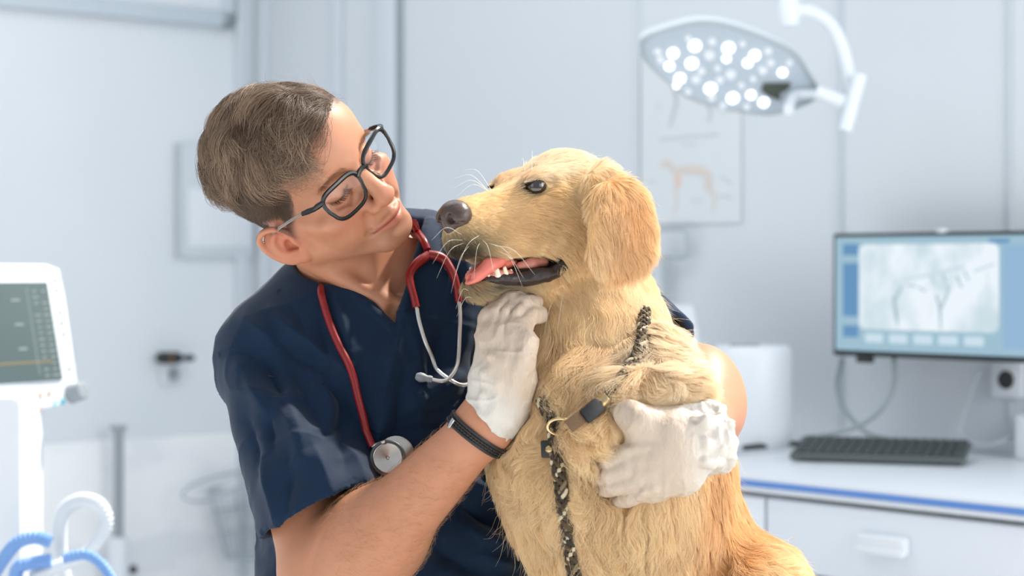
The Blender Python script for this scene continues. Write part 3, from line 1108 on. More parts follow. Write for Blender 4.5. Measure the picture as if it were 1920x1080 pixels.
bulbs = [(1262, 100, 8, 1), (1303, 86, 9, 1), (1366, 90, 9, 1), (1362, 110, 6, 1), (1415, 104, 8, 1), (1402, 118, 7, 1), (1255, 124, 7, 1), (1297, 119, 9, 1), (1330, 104, 8, 0), (1275, 147, 8, 1), (1305, 149, 7, 0), (1332, 166, 9, 1), (1370, 140, 8, 0), (1430, 132, 7, 0), (1467, 136, 7, 1), (1374, 184, 9, 1), (1408, 178, 7, 1), (1432, 192, 8, 1), (1233, 97, 6, 0), (1238, 112, 6, 0), (1268, 160, 5, 1), (1334, 183, 6, 0), (1392, 82, 5, 0), (1345, 128, 5, 0), (1445, 118, 6, 0), (1412, 148, 5, 0), (1350, 150, 6, 0), (1315, 134, 6, 0), (1390, 160, 5, 0), (1290, 72, 5, 0), (1335, 78, 6, 0), (1440, 96, 6, 0), (1480, 118, 5, 0), (1290, 172, 5, 0), (1400, 200, 5, 0), (1355, 198, 5, 0)]
for x, y, r, on in bulbs:
    a, b2 = on_lamp(x, y)
    rr_ = r * .00115
    mb = MB(); mb.lathe([(rr_ * 1.15, -.002), (rr_ * 1.15, .001), (rr_, .004), (rr_ * .6, .0062), (0, .007)], lc + LMR @ A(a, b2, 0), LMR, 16)
    local_build(mb, 'bulb', led if on else dimled, sl)
a, b2 = on_lamp(1455, 168)
mb = MB(); mb.prism([on_lamp(*q) for q in ((1432, 156), (1482, 155), (1476, 166), (1462, 172), (1462, 186), (1440, 178), (1428, 168))], -.0005, .006, lc, LMR); local_build(mb, 'sensor_window', mat('dark_olive', srgb(70, 76, 66), .4), sl)
hb_ = Vector(lc + LMR @ A(*on_lamp(1500, 172), .01)); he = Vector(W(1478, 206, 1.66))
mb = MB()
mb.tube([Vector(x) for x in spl([tuple(hb_ + Vector((.045, 0, .0))), tuple(hb_), tuple(hb_ + Vector((-.02, -.02, -.008))), tuple(he)], 5)], .010, 12)
local_build(mb, 'handle', lampw, sl)
mb = MB()
j0 = W(1530, 172, 1.70); j1 = W(1592, 196, 1.70)
mb.tube([j0, j0.lerp(j1, .5), j1], [.012, .014, .016], 14)
mb.tube([W(1614, 140, 1.68), W(1585, 245, 1.68)], .013, 14)
local_build(mb, 'yoke', lampw, sl)
mb = MB()
arm_ = [tuple(W(x, y, 1.72)) for x, y in ((1600, 190), (1592, 140), (1578, 85), (1556, 45), (1520, 22), (1482, 20))]
mb.tube([Vector(x) for x in spl(arm_, 6)], .013, 14)
local_build(mb, 'arm', lampw, sl)
mb = MB(); j = W(1480, 22, 1.72)
mb.lathe([(0, -.03), (.018, -.028), (.022, -.01), (.022, .02), (.016, .03), (0, .03)], j, None, 20); local_build(mb, 'joint', lampw, sl)
mb = MB(); mb.tube([Vector((j.x + .02, j.y, j.z + .025)), Vector((j.x + .02, j.y, 3.2))], .012, 14); local_build(mb, 'ceiling_rod', lampw, sl)

# ---- examination table below the picture
tb_ = thing('examination_table', 'steel examination table the dog sits on', 'table', (.46, -.07, 0))
ZTT = .742
mb = MB(); mb.box((.46, -.10, ZTT - .015), (.85, .56, .03), None, .006); local_build(mb, 'table_top', chrome, tb_)
for sx, sy in ((-1, -1), (1, -1), (-1, 1), (1, 1)):
    mb = MB(); mb.box((.46 + sx * .38, -.10 + sy * .24, (ZTT - .03) / 2), (.04, .04, ZTT - .03), None, .004); local_build(mb, 'leg', chrome, tb_)
# ============================================================ the man
QUICK = False
HF = nrm(A(.69, -.72, .08)); HL = nrm(A(.47, .55, .69)); HL = nrm(HL - HF * (HL @ HF))
HR = -HL
HU = np.cross(HR, HF)
HE = np.array(W(647, 327, 0.0))
HS = 0.00098           # head scale, metres per local mm
HRM = np.stack([HR, HF, HU], 1)


def h2w(P):
    return HE + (np.atleast_2d(P) @ HRM.T) * HS


def w2h(P):
    return ((np.atleast_2d(P) - HE) @ HRM) / HS


def w2h1(p):
    return w2h(np.array(p))[0]


# torso layout in room coordinates
RS = np.array(W(500, 668, .10)); LS = np.array(W(1075, 530, .23))
RE = np.array(W(614, 1104, -.04)); RW = np.array(W(908, 798, -.115))
LE = np.array(W(1303, 748, .05)); LW = np.array(W(1316, 818, -.150))
NB = np.array(W(712, 548, .135))
TX = nrm(LS - RS)                       # towards his left
TORSO_R = rotmat(x=TX, z=A(0, 0, 1))


def torso_prims(inf=0.0):
    """(primitive, blend) list of the trunk; inf = inflation in metres"""
    i = inf
    L = []
    mid = (RS + LS) / 2
    L.append((ell(np.array(W(752, 765, .165)), (.168 + i, .108 + i, .20 + i), TORSO_R), 0))
    L.append((ell(np.array(W(765, 1010, .15)), (.130 + i, .100 + i, .20 + i), TORSO_R), .08))
    L.append((ell(np.array(W(745, 1250, .16)), (.155 + i, .110 + i, .15 + i), TORSO_R), .08))
    L.append((cap(RS + TX * .01 + A(0, 0, -.012), mid + A(0, .01, .012), .052 + i, .075 + i), .05))
    L.append((cap(LS - TX * .01 + A(0, 0, -.012), mid + A(0, .01, .012), .052 + i, .075 + i), .05))
    L.append((cap(NB + A(-.02, .03, .02), RS + A(.02, .02, .02), .045 + i, .034 + i), .05))
    L.append((cap(NB + A(.02, .03, .03), LS + A(-.02, .01, .02), .045 + i, .034 + i), .05))
    return L


# ---------------------------------------------------------- head, neck and upper chest (local mm)
def build_head():
    h = 2.2 if QUICK else 1.35
    G = Grid((-112, -185, -250), (150, 62, 142), h)
    a = G.add; s = G.sub
    a(ell((0, -72, 36), (76, 98, 88)))
    a(ell((0, -22, 36), (63, 48, 60)), 25)
    a(ell((0, -30, -30), (61, 50, 62)), 25)
    for q in (1, -1):
        a(cap((q * 55, -56, -58), (q * 16, 4, -93), 14, 14), 17)
        a(ell((q * 10, 7, -98), (11, 11, 10)), 8)      # jaw
        a(cap((q * 54, -74, -20), (q * 52, -64, -55), 13, 14), 16)
        a(ell((q * 41, -6, -27), (22, 17, 17)), 14)                   # cheek bone
        a(ell((q * 34, -8, -52), (17, 17, 22)), 16)                   # cheek
        a(cap((q * 10, 17, 14), (q * 42, 6, 17), 9.5, 9), 13)           # brow
    a(ell((0, 4, -70), (27, 19, 30)), 16)                             # mouth mound
    a(ell((0, 7, -95), (19, 14, 13)), 13)                            # chin
    s(ell((0, 31, -87), (20, 8, 5)), 8)                               # fold under the lip
    for q in (1, -1):
        s(ell((q * 30, 23, 1), (18, 11, 13)), 18)                     # sockets
        s(ell((q * 62, -22, 12), (14, 34, 24)), 20)                   # temples
        a(ell((q * 31, 1, -1), (14.5, 12.5, 12.5)), 3)                # lids over the ball
        chain(G, [(q * 17, 8, -2), (q * 24, 12, -7), (q * 32, 13, -9), (q * 41, 10, -7), (q * 46, 5, -3)], 1.1, 2.0, sub=True)
        chain(G, [(q * 16, 10, 6), (q * 24, 13, 10), (q * 33, 13, 11), (q * 43, 8, 8)], 1.2, 4.0, sub=True)
        chain(G, [(q * 17, 12, -13), (q * 28, 12.5, -18), (q * 40, 8, -15)], 1.0, 8.0, sub=True)
    # nose
    a(cap((0, 16, 9), (0, 37, -31), 8.2, 10.5), 8)
    a(ell((0, 24, -10), (8, 9, 12)), 8)
    a(ell((0, 38, -39), (13, 12, 11)), 6)
    for q in (1, -1):
        a(ell((q * 13.5, 25, -43), (8, 11, 8)), 4)
        a(ell((q * 14, 12, -30), (8, 8, 12)), 8)
        a(ell((q * 15, 19, -36), (6.5, 7, 7)), 6)
        s(ell((q * 7, 29, -52), (4, 7, 5)), 2)
        s(cap((q * 23, 17, -44), (q * 33, 14, -66), 1.4, 1.8), 8)     # smile fold
    a(cap((0, 23, -50), (0, 23, -62), 4, 6), 9)
    # lips
    up = [(27, 11, -66), (16, 20, -67), (6, 26, -65.5), (0, 26, -66.5), (-6, 26, -65.5), (-16, 20, -67), (-27, 11, -66)]
    lo = [(24, 11.5, -70), (13, 20.5, -74), (0, 25, -76), (-13, 20.5, -74), (-24, 11.5, -70)]
    chain(G, spl(up, 3), list(np.interp(np.linspace(0, 1, 19), [0, .5, 1], [1.6, 3.4, 1.6])), 4)
    chain(G, spl(lo, 3), list(np.interp(np.linspace(0, 1, 13), [0, .5, 1], [2, 4.5, 2])), 4)
    sl = [(30, 9, -66), (27, 14, -68), (16, 24.5, -71), (0, 30.5, -70.5), (-16, 24.5, -71), (-27, 14, -68), (-30, 9, -66)]
    chain(G, spl(sl, 3), 1.2, 2.0, sub=True)
    for q in (1, -1):
        s(ell((q * 31, 13, -66), (4, 5, 4)), 5)
    # ears
    for q in (1, -1):
        c = A(q * 75, -66, -29)
        out = nrm(A(q * .86, .42, .12)); upv = nrm(A(q * .10, -.20, 1)); fw = np.cross(upv, out) * q
        if fw[1] < 0: fw = -fw

        def E3(u, f_, o):
            return c + upv * u + fw * f_ + out * o
        a(ell(E3(0, 8, -6), (10, 14, 24), rotmat(x=out, z=upv)), 8)
        a(ell(E3(2, -5, 3), (4.0, 17, 27), rotmat(x=nrm(out + fw * .25), z=upv)), 4)
        s(ell(E3(4, -4, 11), (6.5, 11, 19.5), rotmat(x=nrm(out + fw * .25), z=upv)), 2.5)
        s(ell(E3(-4, 3, 5), (9, 7.5, 10), rotmat(x=out, z=upv)), 2)
        rim = [E3(2, 11, 2), E3(14, 13, 4), E3(26, 6, 7), E3(31, -5, 8), E3(27, -17, 8), E3(14, -22, 8), E3(0, -21, 7), E3(-12, -16, 6), E3(-22, -8, 4)]
        chain(G, spl(rim, 3), list(np.interp(np.linspace(0, 1, 25), [0, .3, .7, 1], [2.2, 3.0, 2.8, 3.2])), 3)
        anti = [E3(20, 0, 3), E3(14, -9, 4.5), E3(2, -12, 5), E3(-9, -7, 5), E3(-12, 2, 4)]
        chain(G, spl(anti, 3), 2.3, 4)
        a(ell(E3(-2, 10, 3), (3.5, 3.5, 6), rotmat(x=out, z=upv)), 4)   # tragus
        a(ell(E3(-23, 1, 2), (4, 8.5, 9), rotmat(x=out, z=upv)), 4)     # lobe
    # neck down to the chest
    nb = w2h1(NB)
    a(cap((0, -88, -35), nb + A(0, -8, 12), 56, 60), 26)
    adam = w2h1(W(735, 520, .06))
    # sternomastoid strands
    st = w2h1(W(738, 590, .062))
    a(cap((62, -95, -45), st + A(-6, 0, 0), 9, 7), 16)
    a(cap((-60, -95, -45), st + A(6, 0, 0), 9, 7), 16)
    # trunk, converted to local mm
    for p, k in [(ell(w2h1(W(752, 765, .165)), A(.168, .108, .20) * 1000, HRM.T @ TORSO_R), 0),
                 (cap(w2h1(RS + TX * .01 + A(0, 0, -.012)), w2h1((RS + LS) / 2 + A(0, .01, .012)), 52, 75), 40),
                 (cap(w2h1(LS - TX * .01 + A(0, 0, -.012)), w2h1((RS + LS) / 2 + A(0, .01, .012)), 52, 75), 40),
                 (cap(w2h1(NB + A(-.02, .03, .02)), w2h1(RS + A(.02, .02, .02)), 45, 34), 40),
                 (cap(w2h1(NB + A(.02, .03, .03)), w2h1(LS + A(-.02, .01, .02)), 45, 34), 40)]:
        a(p, k)
    # collar bones
    a(cap(st + A(10, 0, -6), w2h1(RS + A(.02, -.02, .035)), 7, 7), 14)
    a(cap(st + A(-14, 0, -2), w2h1(LS + A(-.02, -.03, .035)), 7, 7), 14)
    s(ell(st + A(0, 6, 4), (9, 9, 9)), 10)
    v, q = G.mesh()
    v = relax(v, q, 3, .5)
    return v, q


def blob(P, c, r):
    return np.exp(-(((P - np.array(c)) / np.array(r)) ** 2).sum(1))


SKIN = np.array(srgb(194, 136, 106))


def head_tint(P):
    """skin colour of local head points (mm)"""
    n = len(P)
    c = np.tile(SKIN, (n, 1))

    def mixc(w, col):
        nonlocal c
        w = np.clip(w, 0, 1)[:, None]
        c = c * (1 - w) + np.array(col) * w
    ax = P.copy(); ax[:, 0] = abs(ax[:, 0])
    mixc(.45 * blob(ax, (40, 8, -35), (20, 25, 18)), srgb(190, 112, 90))
    mixc(.5 * blob(P, (0, 36, -38), (14, 14, 12)), srgb(192, 112, 90))
    mixc(.55 * blob(ax, (76, -69, -27), (16, 26, 32)), srgb(204, 108, 84))
    # lips
    lipc = np.where(P[:, 2] > -70.5, -66.3, -75.5)
    wx = np.clip(1 - (abs(P[:, 0]) / 27) ** 2, 0, 1)
    hh = np.where(P[:, 2] > -70.5, 6.5, 8.5) * wx ** .6 * .88
    d = abs(P[:, 2] - (-70.5)) / np.maximum(hh, .01)
    lip = (1 - sstep(.75, 1.1, d)) * (P[:, 1] > 8) * (abs(P[:, 0]) < 27)
    mixc(.6 * lip, srgb(186, 96, 82))
    mixc(.8 * (1 - sstep(.6, 1.8, abs(P[:, 2] + 70.6 - abs(P[:, 0]) * .12 * 0))) * (abs(P[:, 0]) < 28) * (P[:, 1] > 8), srgb(126, 56, 50))
    # lid edge
    ze = -9 + ((ax[:, 0] - 31) / 15) ** 2 * 6
    mixc(.75 * (1 - sstep(.6, 2.2, abs(P[:, 2] - ze))) * (ax[:, 0] > 16) * (ax[:, 0] < 47) * (P[:, 1] > 3), srgb(96, 58, 46))
    mixc(.25 * blob(ax, (31, 10, -4), (20, 12, 14)), srgb(168, 104, 84))
    mt = hash_noise(P, .06, 81) * .5 + hash_noise(P, .16, 82) * .5
    mixc(.22 * np.clip(mt, 0, 1), srgb(178, 112, 86))
    mixc(.16 * np.clip(-mt, 0, 1), srgb(204, 156, 126))
    # faint shaved beard
    mixc(.24 * sstep(-50, -80, P[:, 2]) * sstep(-60, -10, P[:, 1]) * (1 - lip), srgb(120, 90, 76))
    # hair area on the scalp
    mixc(.85 * scalp_w(P), srgb(92, 74, 62))
    return c


def hairline(P):
    """>0 inside the hair area (mm, local)"""
    x, y, z = abs(P[:, 0]), P[:, 1], P[:, 2]
    front = 8 - 0.0 * x                       # forehead
    zf = 62 - 0.05 * (x / 10) ** 2            # height of the front hair line
    # side: temple corner, side burn in front of the ear
    yl = np.interp(z, [-40, -28, -12, 10, 30, 45, 62, 80], [-52, -51, -49, -42, -32, -20, 4, 40])
    side = yl - y
    back = np.interp(y, [-200, -120, -92, -76, -60, -52, -45], [-52, -45, -18, 6, 2, -26, -28])
    under = z - back
    return np.minimum(side, under)


def scalp_w(P):
    return sstep(-3, 5, hairline(P))


hv, hq = build_head()
h_tint = head_tint(hv)


def face_fit(P):
    """slightly shorter lower face and nose"""
    Q = P.copy()
    w = sstep(-75, -25, P[:, 1]) * sstep(-160, -118, P[:, 2]) * (P[:, 2] < -36)
    Q[:, 2] += w * .09 * (-36 - P[:, 2])
    nw = np.exp(-(P[:, 0] / 20) ** 2) * sstep(8, -10, P[:, 2]) * sstep(-60, -46, P[:, 2])
    Q[:, 1] -= nw * .18 * np.clip(P[:, 1] - 20, 0, 40)
    return Q


hv0 = hv
hv = face_fit(hv)
hw = h2w(hv)


# ---------------------------------------------------------- arms (room metres)
def forearm_rot(a, b, upv):
    return rotmat(z=nrm(b - a), x=upv)


def arm(S, E_, Wd, side, h):
    lo = np.minimum(np.minimum(S, E_), Wd) - .08
    hi = np.maximum(np.maximum(S, E_), Wd) + .08
    G = Grid(lo, hi, h)
    G.add(cap(S, E_ + (S - E_) * .12, .042, .044))
    m = E_ + (Wd - E_) * .32
    fl = nrm(np.cross(Wd - E_, A(0, 1, 0)))
    G.add(cap(E_, m, .043, .0455), .03)
    G.add(cap(m, Wd, .0445, .0275, flat=(A(0, 1, 0), .86)), .03)
    G.add(cap(Wd, HT[sd], .0265, .022, flat=(A(0, 1, 0), .8)), .02)
    return G


HT = {1: np.array(W(932, 735, -.115)), -1: np.array(W(1280, 838, -.172))}
vs, qs, tint = [hw], [hq], [h_tint]
base = len(hw)
ah = .004 if QUICK else .0025
for S, E_, Wd, sd in ((RS, RE, RW, 1), (LS, LE, LW, -1)):
    G = arm(S, E_, Wd, sd, ah)
    if sd == 1:
        # muscle of the forearm near the elbow and the elbow point
        G.add(ell(np.array(W(674, 1010, -.05)), (.030, .034, .050), rotmat(z=nrm(RW - RE), x=A(0, 1, 0))), .03)
        G.add(ell(np.array(W(700, 1050, -.055)), (.034, .030, .060), rotmat(z=nrm(RW - RE), x=A(0, 1, 0))), .03)
        G.add(ell(np.array(W(590, 1085, -.01)), (.03, .03, .03)), .03)
    else:
        G.add(ell(LE + A(.004, -.03, .012), (.042, .050, .050)), .03)
    v, q = G.mesh()
    v = relax(v, q, 2)
    nz = hash_noise(v, 60, 5) * .5 + hash_noise(v, 140, 6) * .3
    c = SKIN[None] * (1 + .05 * nz[:, None]) * np.array([[1, .985, .97]])
    vs.append(v); qs.append(q + base); tint.append(c)
    base += len(v)
# trunk and legs under the clothes
G = Grid((-.42, -.06, -.01), (.16, .36, 1.28), .010)
for p, k in torso_prims(-.004):
    G.add(p, k)
HIP = np.array(W(735, 1250, .17))
for q_, s_ in ((TX * -.085, 1), (TX * .085, -1)):
    hp = HIP + q_ + A(0, 0, -.05)
    kn = A(hp[0], hp[1] - .01, .46)
    an = A(hp[0], hp[1] + .01, .09)
    G.add(cap(hp, kn, .082, .055), .05)
    G.add(cap(kn, an, .055, .036), .03)
v, q = G.mesh()
vs.append(v); qs.append(q + base); tint.append(np.tile(SKIN, (len(v), 1)))
skin = tint_mat('skin', .47, sss=.12, scale=.008, spec=.42)
noise_bump(skin, 900, .0003, 4, strength=.35)
pm = raw_mesh('person', np.concatenate(vs), np.concatenate(qs))
add_color(pm, np.concatenate(tint))
person = obj('person', pm, skin, label='man in navy scrubs and glasses leaning towards the golden dog he hugs', cat='person')
# ============================================================ scrubs
from mathutils.bvhtree import BVHTree


def seg_d(X, Z, a, b):
    """distance of (X, Z) to a segment in the room's xz plane and the position along it"""
    ax, az = a; bx, bz = b
    dx, dz = bx - ax, bz - az
    t = np.clip(((X - ax) * dx + (Z - az) * dz) / (dx * dx + dz * dz), 0, 1)
    return np.hypot(X - ax - t * dx, Z - az - t * dz), t


def xz(px, py, y=.05):
    p = W(px, py, y)
    return (p.x, p.z)


sh = .005 if QUICK else .0025
G = Grid((-.43, -.11, .60), (.32, .36, 1.42), sh)
for p, k in torso_prims(.013):
    G.add(p, k)
# looser cloth at the waist
G.add(ell(np.array(W(762, 1010, .135)), (.138, .112, .26), TORSO_R), .06)
G.add(ell(np.array(W(775, 1180, .12)), (.155, .125, .22), TORSO_R), .06)
HC = np.array(W(600, 955, .0))                       # middle of the right sleeve's hem
axR = nrm(HC - RS)
GS = Grid((-.43, -.11, .60), (.32, .36, 1.42), sh)
GS.add(cap(RS + A(.002, 0, .002), HC + axR * .03, .058, .076, flat=(A(0, 1, 0), .96)), .045)
LH = LS + (LE - LS) * .66
axL = nrm(LE - LS)
GS.add(cap(LS + A(0, 0, .006), LH + axL * .03, .060, .062), .045)


def hem_cut(c, n, r):
    """half space beyond a hem, limited to a ball"""
    c = A(*c); n = nrm(n)

    def fn(P):
        q = [P[i] - c[i] for i in range(3)]
        d = -(q[0] * n[0] + q[1] * n[1] + q[2] * n[2])
        e = np.sqrt((q[0] - n[0] * r * .8) ** 2 + (q[1] - n[1] * r * .8) ** 2 + (q[2] - n[2] * r * .8) ** 2) - r
        return np.maximum(d, e)
    return fn, c - 2 * r, c + 2 * r


hemn = nrm(A(.42, -.22, -.84))
GS.sub(hem_cut(HC, hemn, .115), .004)
GS.sub(hem_cut(LH, axL, .105), .004)
# hollow ends of the sleeves
GS.sub(cap(HC - axR * .035, HC + axR * .06, .060, .070, flat=(A(0, 1, 0), .92)), .004)
GS.sub(cap(LH - axL * .035, LH + axL * .06, .052, .056), .004)
kk = .018
hh_ = np.maximum(kk - np.abs(G.V - GS.V), 0) / kk
G.V = np.minimum(G.V, GS.V) - hh_ * hh_ * kk * .25
del GS
# neck opening: column of the neck and the V
nbn = NB + A(-.006, 0, 0)
neck_top = h2w((0, -88, -35))[0]
G.sub(cap(nbn + (nbn - neck_top) * .02, nbn + (neck_top - nbn) * 1.6, .058, .062), .004)


def vneck(P):
    X, Y, Z = P
    apx = xz(742, 612, .04)
    l0 = xz(598, 480, .06)
    r0 = xz(797, 398, .06)

    def side(a, b, sgn):
        dx, dz = b[0] - a[0], b[1] - a[1]
        L = math.hypot(dx, dz)
        return sgn * ((X - a[0]) * dz - (Z - a[1]) * dx) / L
    d1 = side(apx, l0, 1)
    d2 = side(apx, r0, -1)
    return np.maximum(np.maximum(-d1, -d2), Y - .13)


lo = np.array(W(570, 640, -.05)); hi = np.array(W(840, 380, .15))
G.sub((vneck, np.minimum(lo, hi), np.maximum(lo, hi)), .003)
sv, sq = G.mesh()
sv = relax(sv, sq, 4)
sn = vnormals(sv, sq)
# folds: (x0, y0, x1, y1, half width px, height mm)
FOLDS = [
    (455, 600, 520, 650, 14, 4), (500, 585, 560, 640, 12, 3), (520, 640, 610, 700, 16, -6), (545, 618, 640, 690, 14, 5),
    (470, 665, 540, 745, 22, -9), (455, 690, 520, 790, 20, 7), (540, 745, 580, 850, 18, 6), (510, 760, 520, 830, 16, -6),
    (590, 700, 650, 800, 22, 7), (560, 690, 620, 800, 20, -8), (640, 740, 660, 850, 20, -7), (600, 820, 640, 900, 18, 6),
    (560, 850, 560, 930, 16, -5), (500, 850, 540, 960, 14, 5), (470, 790, 500, 880, 14, -4),
    (630, 560, 660, 660, 14, 4), (600, 600, 625, 700, 14, -4), (660, 700, 690, 830, 16, 4),
    (745, 640, 720, 760, 10, 4), (735, 760, 700, 850, 16, 5), (760, 700, 745, 800, 12, -4),
    (780, 760, 880, 700, 16, 5), (770, 800, 860, 790, 18, -6), (765, 830, 800, 845, 12, 6), (790, 870, 850, 850, 16, -5),
    (880, 600, 850, 700, 18, 5), (905, 640, 880, 720, 14, -5), (830, 620, 800, 720, 14, -4),
    (880, 910, 960, 960, 16, 7), (860, 950, 950, 1010, 18, -8), (880, 1000, 980, 1060, 16, 8), (800, 1020, 900, 1080, 18, -7),
    (930, 880, 1000, 1000, 14, -6), (700, 1060, 800, 1040, 16, 6), (900, 1050, 960, 1075, 10, 5),
    (540, 1020, 560, 1080, 12, 5), (560, 1010, 575, 1080, 10, -5), (850, 430, 880, 540, 16, 5), (820, 420, 835, 500, 10, -3),
    (1215, 525, 1250, 600, 8, 4), (1240, 540, 1275, 600, 6, -3),
]
X, Y, Z = sv[:, 0], sv[:, 1], sv[:, 2]
disp = np.zeros(len(sv))
front = sstep(.35, -.25, sn[:, 1])
for x0, y0, x1, y1, wd, am in FOLDS:
    yy = .02 if x0 < 560 else (.0 if y0 > 850 else .05)
    d, t = seg_d(X, Z, xz(x0, y0, yy), xz(x1, y1, yy))
    w = wd * .00060
    d = d + .25 * w * hash_noise(sv, 30, 9)
    disp += am * .0019 * np.exp(-np.abs(d / w) ** 1.4) * (.35 + .65 * np.sin(np.pi * np.clip(t, .08, .92)))* front
# sharp edges of cloth along a few creases and the small ripple of cotton
rip = hash_noise(sv * np.array([1, 1, .55]), 26, 2) * .0022 + hash_noise(sv, 55, 3) * .0009
disp += rip * sstep(1.26, 1.15, Z + .0 * X)
disp += rip * .4
crs = 1 - np.abs(hash_noise(sv * np.array([1, 1, .45]) + hash_noise(sv, 9, 61)[:, None] * .03, 15, 60))
crs2 = 1 - np.abs(hash_noise(sv * np.array([.6, .6, 1.0]) + hash_noise(sv, 12, 63)[:, None] * .02, 22, 62))
disp += .0042 * crs ** 5 * (.4 + .6 * sstep(1.25, 1.10, Z)) + .0020 * crs2 ** 6


def ridge(pts, w, am, yy=.05, msk=front):
    global disp
    dm = np.full(len(sv), 9.0)
    for a, b in zip(pts[:-1], pts[1:]):
        d, t = seg_d(X, Z, xz(*a, yy), xz(*b, yy))
        dm = np.minimum(dm, d)
    disp += am * (1 - sstep(w * .6, w, dm)) * msk


ridge([(598, 480), (742, 612), (797, 398)], .0105, .0016, .045)           # neck band
ridge([(742, 612), (737, 690), (722, 770)], .0034, -.0012, .045)         # seam below the V
ridge([(520, 548), (560, 590), (592, 680), (610, 760)], .0036, -.0011)   # yoke seam
ridge([(748, 790), (820, 765), (900, 735)], .0036, -.0013, .04)          # pocket edge
ridge([(512, 978), (600, 925), (672, 888)], .0036, -.0010, .03)          # hem stitch
ridge([(420, 665), (470, 660), (520, 700), (570, 800)], .0036, -.0012, .06)   # armhole seam
sv = sv + sn * disp[:, None]
navy = mat('navy_cotton', srgb(10, 37, 64), .80, spec=.25, Sheen_Weight=.12, Sheen_Roughness=.5)
noise_bump(navy, 1600, .0004, 2, strength=.25)
shirt_me = raw_mesh('scrub_top', sv, sq)
shirt = obj('scrub_top', shirt_me, navy, person)
SHB = BVHTree.FromPolygons([tuple(x) for x in sv.tolist()], sq.tolist())
CAMP = Vector((0, -DC, ZC))


def on_shirt(px, py, lift):
    """point of the cloth seen at a pixel, lifted off it"""
    p = W(px, py, 0)
    d = (p - CAMP).normalized()
    h = SHB.ray_cast(CAMP, d)
    if h[0] is None:
        h2 = SHB.find_nearest(p)
        return h2[0] + h2[1] * lift
    return h[0] + h[1] * lift


# trousers
G = Grid((-.42, -.08, .04), (.16, .36, 1.0), .008)
for q_ in (-.088, .088):
    hp = HIP + TX * q_ + A(0, 0, -.03)
    kn = A(hp[0], hp[1] - .01, .46)
    G.add(cap(hp, kn, .105, .082), .05)
    G.add(cap(kn, A(hp[0], hp[1] + .01, .13), .082, .075), .05)
G.add(ell(HIP, (.172, .125, .14), TORSO_R), .06)
v, q = G.mesh()
obj('trousers', raw_mesh('trousers', v, q), navy, person)
# clogs
shoe = mat('white_rubber', (.8, .8, .8), .6)
for q_ in (-.088, .088):
    hp = HIP + TX * q_
    G = Grid((hp[0] - .08, hp[1] - .22, -.002), (hp[0] + .08, hp[1] + .12, .14), .006)
    G.add(ell((hp[0], hp[1] - .06, .035), (.052, .13, .05)))
    G.add(ell((hp[0], hp[1] + .03, .06), (.045, .06, .06)), .03)
    G.keep(lambda P: .002 - P[2])
    v, q = G.mesh()
    obj('shoe', raw_mesh('shoe', v, q), shoe, person)

# ============================================================ gloves
latex = tint_mat('white_latex', .40, spec=.4)
latex.node_tree.nodes['Principled BSDF'].inputs['Subsurface Weight'].default_value = .25
latex.node_tree.nodes['Principled BSDF'].inputs['Subsurface Radius'].default_value = (1, .7, .5)
latex.node_tree.nodes['Principled BSDF'].inputs['Subsurface Scale'].default_value = .008
noise_bump(latex, 70, .006, 5, strength=.75, stretch=(1, 1, .5))


def PW(x, y, d):
    return np.array(W(x, y, d))


def glove_tint(v, c, n, inv=False):
    w = sstep(-.05, -.005, (v - c) @ n)[:, None]
    return np.array(srgb(204, 186, 168)) * (1 - w) + np.array(srgb(218, 212, 204)) * w


def fingers(G, F_, k=.006):
    for pts, r in F_:
        P = [PW(*p) for p in pts]
        chain(G, P, r, k)


gh = .0022 if QUICK else .0015
# right hand under the dog's jaw
G = Grid(PW(850, 850, 0) * A(1, 0, 1) + A(0, -.20, 0), PW(1060, 520, 0) * A(1, 0, 1) + A(0, .03, 0), gh)
GD = -.115
hand_n = nrm(A(-.35, -.9, .05))
G.add(cap(PW(922, 775, GD), PW(940, 720, GD), .0275, .0290, flat=(hand_n, .85)))
G.add(cap(PW(940, 720, GD), PW(932, 640, GD), .029, .024, flat=(hand_n, .72)), .02)
G.add(cap(PW(950, 710, GD - .004), PW(962, 650, GD - .004), .024, .0195, flat=(hand_n, .85)), .02)
fingers(G, [
    ([(915, 640, GD), (916, 600, GD + .012), (936, 572, GD + .03), (962, 556, GD + .045)], [.0125, .011, .0095, .009]),
    ([(934, 632, GD - .002), (938, 592, GD + .008), (958, 566, GD + .026), (984, 556, GD + .042)], [.0125, .0115, .0098, .009]),
    ([(952, 634, GD - .004), (960, 598, GD + .004), (980, 572, GD + .022), (1004, 566, GD + .038)], [.0125, .011, .0098, .0088]),
    ([(966, 645, GD - .004), (978, 612, GD + .0), (994, 592, GD + .018), (1012, 590, GD + .034)], [.0115, .0105, .0092, .0082]),
], .003)
for cr in (((925, 650), (928, 600), (950, 562)), ((943, 645), (949, 598), (972, 565)), ((959, 640), (970, 604), (990, 576))):
    chain(G, [PW(cr[0][0], cr[0][1], GD - .027), PW(cr[1][0], cr[1][1], GD - .010), PW(cr[2][0], cr[2][1], GD + .012)], [.0010, .0024, .0020], .003, sub=True)
